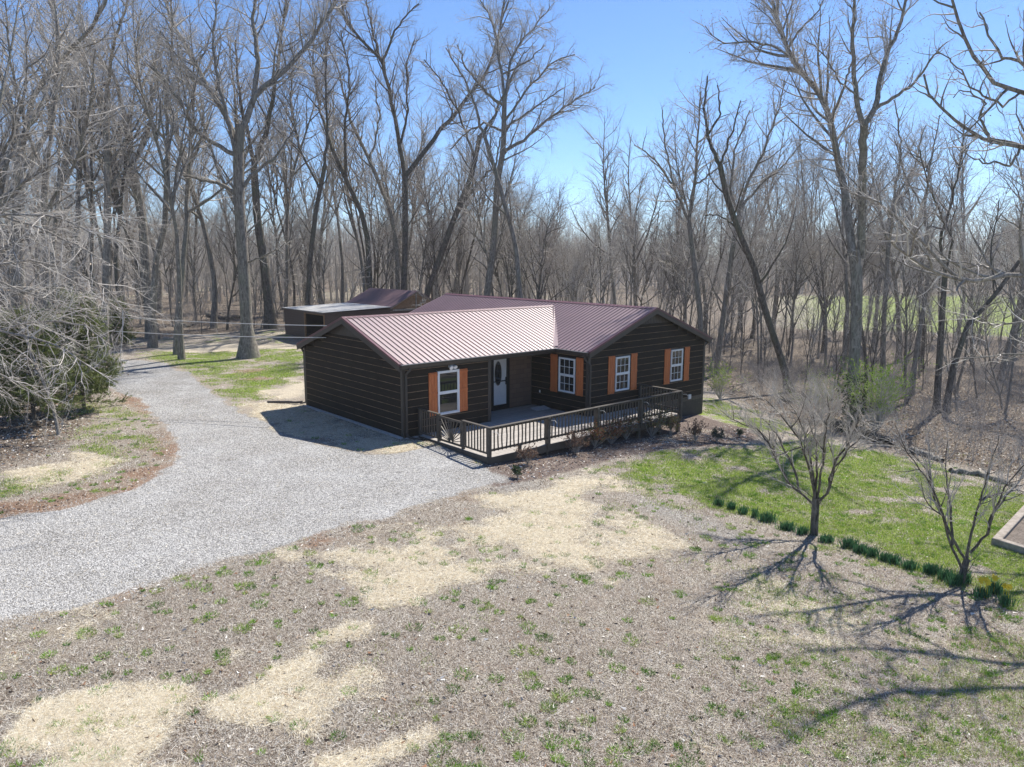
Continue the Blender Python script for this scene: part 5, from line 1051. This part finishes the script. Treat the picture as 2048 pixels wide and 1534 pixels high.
# ---------------------------------------------------------------- raised bed, logs, stick
def bed():
    g0 = gp(1993, 1090); t = empty('raised_bed', tuple(g0), R_(0)); tag(t, 'weathered timber raised bed cut off by the right picture edge', 'raised bed')
    p1 = gp(2070, 1114) - g0; p2 = (gp(2042, 1036) - g0) * 2.0; far = p1 + p2
    for a, b in ((np.zeros(3), p1 * 1.6), (np.zeros(3), p2)):
        m = MB(); m.flip = 1; d = (b - a) / np.linalg.norm(b - a); m.bar(tuple(a + [0, 0, .08] - d * .1), tuple(b + [0, 0, .08] + d * .1), .20, .22); m.build('timber', OLDWOOD, t, .015)
    m = MB(); m.flip = 1; m.bar(tuple(p2 + [0, 0, .1]), tuple(p1 * 1.6 + p2 + [0, 0, .1]), .2, .22); m.build('timber', OLDWOOD, t, .015)
    m = MB(); m.flip = 1; m.hexa([(0, 0, -.1), tuple(p1 * 1.6 + [0, 0, -.1]), tuple(p1 * 1.6 + p2 + [0, 0, -.1]), tuple(p2 + [0, 0, -.1])], [(0, 0, .10), tuple(p1 * 1.6 + [0, 0, .10]), tuple(p1 * 1.6 + p2 + [0, 0, .10]), tuple(p2 + [0, 0, .10])]); m.build('soil', speck('bed_mulch', (.05, .042, .036), (.24, .205, .18), 14, .9, .1, .8), t)
bed()
def log(pts, r, label, mat, name='fallen_log', cat='log', seed=0):
    g = np.random.default_rng(seed); Q = [gp(u, v) for u, v in pts]; n = 14; q = np.linspace(0, len(Q) - 1, n); P = np.stack([np.interp(q, range(len(Q)), [k[c] for k in Q]) for c in range(3)], -1); P[:, 2] += r * .7; P[1:-1] += g.normal(size=(n - 2, 3)) * r * .25
    o0 = P[0].copy(); V, F = tubes((P - o0)[None], (r * np.linspace(1.1, .75, n) * g.uniform(.9, 1.1, n))[None], 9); o = obj_np(name, V, F, [mat], smooth=True); o.location = tuple(o0); tag(o, label, cat)
log([(1652, 850), (1700, 862), (1740, 876), (1775, 893)], .22, 'long dark rotting log at the foot of the oak on the woods edge', BARK_D, seed=1)
log([(1820, 903), (1850, 912), (1885, 925)], .12, 'pale bleached log lying right of the dark one', BARK_P, seed=2)
log([(415, 632), (450, 640), (480, 636)], .20, 'dark fallen log on the leaf litter behind the drive', BARK_D, seed=3)
log([(440, 628), (470, 641)], .10, 'thinner fallen log crossing the dark one behind the drive', BARK_G, seed=4)
log([(1900, 945), (1960, 952), (2030, 975)], .10, 'grey log at the far right end of the lawn edge', BARK_G, seed=6)
log([(350, 640), (375, 655), (392, 648)], .14, 'short dark log left of the fallen logs behind the drive', BARK_D, seed=7)
log([(1560, 800), (1610, 812), (1640, 800)], .09, 'thin fallen limb among the litter left of the oak', BARK_G, seed=8)
log([(565, 1388), (595, 1398), (626, 1410)], .012, 'reddish brown stick lying on the dead grass', LUMBER, 'stick', 'stick', seed=5)

# ---------------------------------------------------------------- grass, straw and litter as geometry
def scatter(name, label, cat, K, region, dens_fn, cols, L, w, tilt, seed, z0=0.0, near=(7, 30)):
    g = np.random.default_rng(seed); X = []; Y = []; n = 0
    while n < K:
        m_ = 400000; y = near[0] + (near[1] - near[0]) * g.random(m_) ** 1.5; x = g.uniform(-.85, .85, m_) * (y + 1.5)
        p = dens_fn(x, y); k = g.random(m_) < p; X.append(x[k]); Y.append(y[k]); n += k.sum()
        if k.sum() < 200: break
    x = np.concatenate(X)[:K]; y = np.concatenate(Y)[:K]; K = len(x); z = hz(x, y) + z0; th = g.uniform(0, 6.28, K); ti = g.uniform(*tilt, K)
    d = np.stack([np.cos(th) * np.cos(ti), np.sin(th) * np.cos(ti), np.sin(ti)], 1); LL = g.uniform(*L, K); ww = g.uniform(*w, K) * (1 + np.clip((y - 12) / 14, 0, 1.5))
    p = np.stack([x, y, z], 1); s = nrm(np.cross(d, np.stack([g.normal(size=K) * .3, g.normal(size=K) * .3, np.ones(K)], 1))); V = np.stack([p - s * ww[:, None], p + s * ww[:, None], p + d * LL[:, None]], 1)
    c = np.array(cols)[g.integers(len(cols), size=K)] * g.uniform(.75, 1.25, (K, 1))
    o = tinted(name, V.reshape(-1, 3), np.arange(3 * K).reshape(-1, 3), c); tag(o, label, cat, kind='stuff')
def clear_house(x, y):
    qx = x - NX; qy = y - NY; a = qx * AX[0] + qy * AX[1]; b = qx * BX[0] + qy * BX[1]
    return ~(((a > -.15) & (b < .1) & (b > -LB)) | ((a > DA - .1) & (b < DB + .1) & (b > -1)) & (a < AM + W2 + .3))
def d_dead(x, y):
    g, gr, st, li, mu, cl, ash = masks(x, y); return np.clip((1 - g * 1.6) * (1 - mu) * (1 - .93 * gr) * (1 - .6 * st) * (1 - li) * (1 - .7 * cl), 0, 1) * (.15 + .85 * (.6 * vn(x, y, .28, 3) + .4 * vn(x, y, .9, 13)) ** 1.3 * 1.4) * clear_house(x, y)
def d_green(x, y):
    g, gr, st, li, mu, cl, ash = masks(x, y); n = .5 * vn(x, y, .45, 4) + .3 * vn(x, y, 1.6, 5) + .2 * vn(x, y, .15, 6); return np.clip((gr - .1) * 2.2 * (n - .34 + .3 * gr) * 2.2, 0, 1) * (g < .4) * (mu < .4) * clear_house(x, y)
def d_straw(x, y):
    g, gr, st, li, mu, cl, ash = masks(x, y); n = .6 * vn(x, y, .5, 7) + .4 * vn(x, y, .18, 8); return np.clip((st - .25) * 1.6 * (n + .2), 0, 1) * (g < .35) * clear_house(x, y) + .004
scatter('dead_grass', 'pinkish grey dormant grass over the front yard', 'dead grass', 420000, None, d_dead, [(.50, .45, .39), (.30, .25, .20), (.70, .66, .60), (.13, .10, .075), (.42, .35, .28), (.80, .77, .71), (.20, .15, .11)], (.035, .095), (.0024, .0048), (.0, .8), 11, near=(7, 26))
scatter('grass', 'fresh green spring grass on the lawn', 'grass', 300000, None, d_green, [(.25, .40, .035), (.33, .47, .05), (.15, .27, .025), (.42, .50, .08), (.50, .46, .32), (.23, .37, .03), (.48, .43, .30)], (.035, .085), (.0025, .005), (.35, 1.35), 12, near=(8, 50))
scatter('straw', 'yellow straw scattered in patches over bare seeded soil', 'straw', 320000, None, d_straw, [(.70, .63, .48), (.82, .76, .62), (.56, .46, .31), (.88, .85, .76)], (.07, .17), (.0018, .0032), (.0, .22), 13, z0=.012, near=(7, 34))
def tufts():
    g = np.random.default_rng(21); n = 1500; y = 7.5 + 22 * g.random(n * 6) ** 1.3; x = g.uniform(-.8, .8, n * 6) * (y + 1)
    gm, gr, st, li, mu, cl, ash = masks(x, y); k = (g.random(n * 6) < (.16 + .5 * np.clip(gr, 0, .6) + .08 * (x > 0)) * (.3 + vn(x, y, 2.2, 9))) & (gm < .1) & (mu < .3) & (li < .4) & clear_house(x, y); x = x[k][:n]; y = y[k][:n]; n = len(x)
    size = .04 + .13 * g.random(n) ** 2.2; nb = (size * 650).astype(int) + 12; idx = np.repeat(np.arange(n), nb); K = len(idx); r = size[idx] * np.sqrt(g.random(K)); th = g.uniform(0, 6.28, K); px = x[idx] + r * np.cos(th); py = y[idx] + r * np.sin(th); p = np.stack([px, py, hz(px, py)], 1)
    ti = g.uniform(.35, 1.2, K); ph = th + g.normal(size=K) * .6; d = np.stack([np.cos(ph) * np.cos(ti), np.sin(ph) * np.cos(ti), np.sin(ti)], 1); V, F = leaf_tris(g, p, d, g.uniform(.04, .09, K), g.uniform(.0035, .007, K))
    base = np.array([(.15, .32, .03), (.23, .42, .045), (.10, .23, .03), (.32, .44, .09)])[g.integers(4, size=n)]; o = tinted('grass_tufts', V, F, base[idx] * g.uniform(.75, 1.25, (K, 1))); tag(o, 'small green tufts and weeds dotted over the dormant lawn', 'grass tufts', kind='stuff')
tufts()
def leaves_and_stones():
    g = np.random.default_rng(31); K = 70000; y = 8 + 52 * g.random(K * 5) ** 1.2; x = g.uniform(-.85, .85, K * 5) * (y + 1); gm, gr, st, li, mu, cl, ash = masks(x, y)
    k = (g.random(K * 5) < np.clip(li * .8 + mu * .7 + cl * .2 + .035, 0, 1)) & (gm < .2) & clear_house(x, y); x = x[k][:K]; y = y[k][:K]; K = len(x); p = np.stack([x, y, hz(x, y) + .01], 1); th = g.uniform(0, 6.28, K); d = np.stack([np.cos(th), np.sin(th), g.uniform(-.1, .5, K)], 1)
    V, F = leaf_tris(g, p, nrm(d), g.uniform(.04, .10, K), g.uniform(.012, .03, K)); c = np.array([(.34, .27, .21), (.50, .45, .39), (.16, .11, .08), (.27, .15, .09), (.74, .71, .66)])[g.integers(5, size=K)]
    o = tinted('leaf_litter', V, F, c, mat=TINTM); tag(o, 'dry fallen leaves and mulch chips on the ground', 'leaf litter', kind='stuff')
    K = 110000; y = 11 + 22 * g.random(K * 4) ** 1.3; x = g.uniform(-.85, .2, K * 4) * (y + 1); s = glook(x, y, [7])[0]; k = ((s > .05) | ((s > -.35) & (g.random(K * 4) < .15))) & clear_house(x, y); x = x[k][:K]; y = y[k][:K]; K = len(x)
    r = g.uniform(.009, .02, K)[:, None]; p = np.stack([x, y, hz(x, y) + .006], 1); o4 = np.array([[1, 0, -.2], [-.5, .87, -.2], [-.5, -.87, -.2], [0, 0, .8]]); th = g.uniform(0, 6.28, K); c_, s_ = np.cos(th), np.sin(th)
    V = np.stack([p + r * np.stack([c_ * q[0] - s_ * q[1], s_ * q[0] + c_ * q[1], q[2] + 0 * c_], 1) * g.uniform(.7, 1.2, (K, 1)) for q in o4], 1); b = np.arange(K)[:, None] * 4
    F = np.concatenate([b + [[0, 1, 3]], b + [[1, 2, 3]], b + [[2, 0, 3]]]); c = np.tile(g.uniform(.12, .56, (K, 1)) * np.array([[1, 1, 1.01]]), (3, 1))
    o = tinted('loose_gravel', V.reshape(-1, 3), F, c, mat=TINTM); tag(o, 'loose pale grey stones covering the driveway', 'gravel', kind='stuff')
leaves_and_stones()

hzm = bpy.data.materials.new('haze'); hzm.use_nodes = True; _t = hzm.node_tree; _t.nodes.clear(); _o = _t.nodes.new('ShaderNodeOutputMaterial'); _v = _t.nodes.new('ShaderNodeVolumePrincipled')
_v.inputs['Color'].default_value = (.90, .94, 1, 1); _v.inputs['Density'].default_value = .0003; _v.inputs['Anisotropy'].default_value = .3; _t.links.new(_v.outputs[0], _o.inputs['Volume'])
_b = MB(); _b.flip = 1; _b.box(-800, 800, -60, 1000, -8, 40); _h = _b.build('haze', hzm); tag(_h, kind='stuff'); _h['label'] = 'thin pale haze over the yard and woods'
sc.cycles.volume_bounces = 1
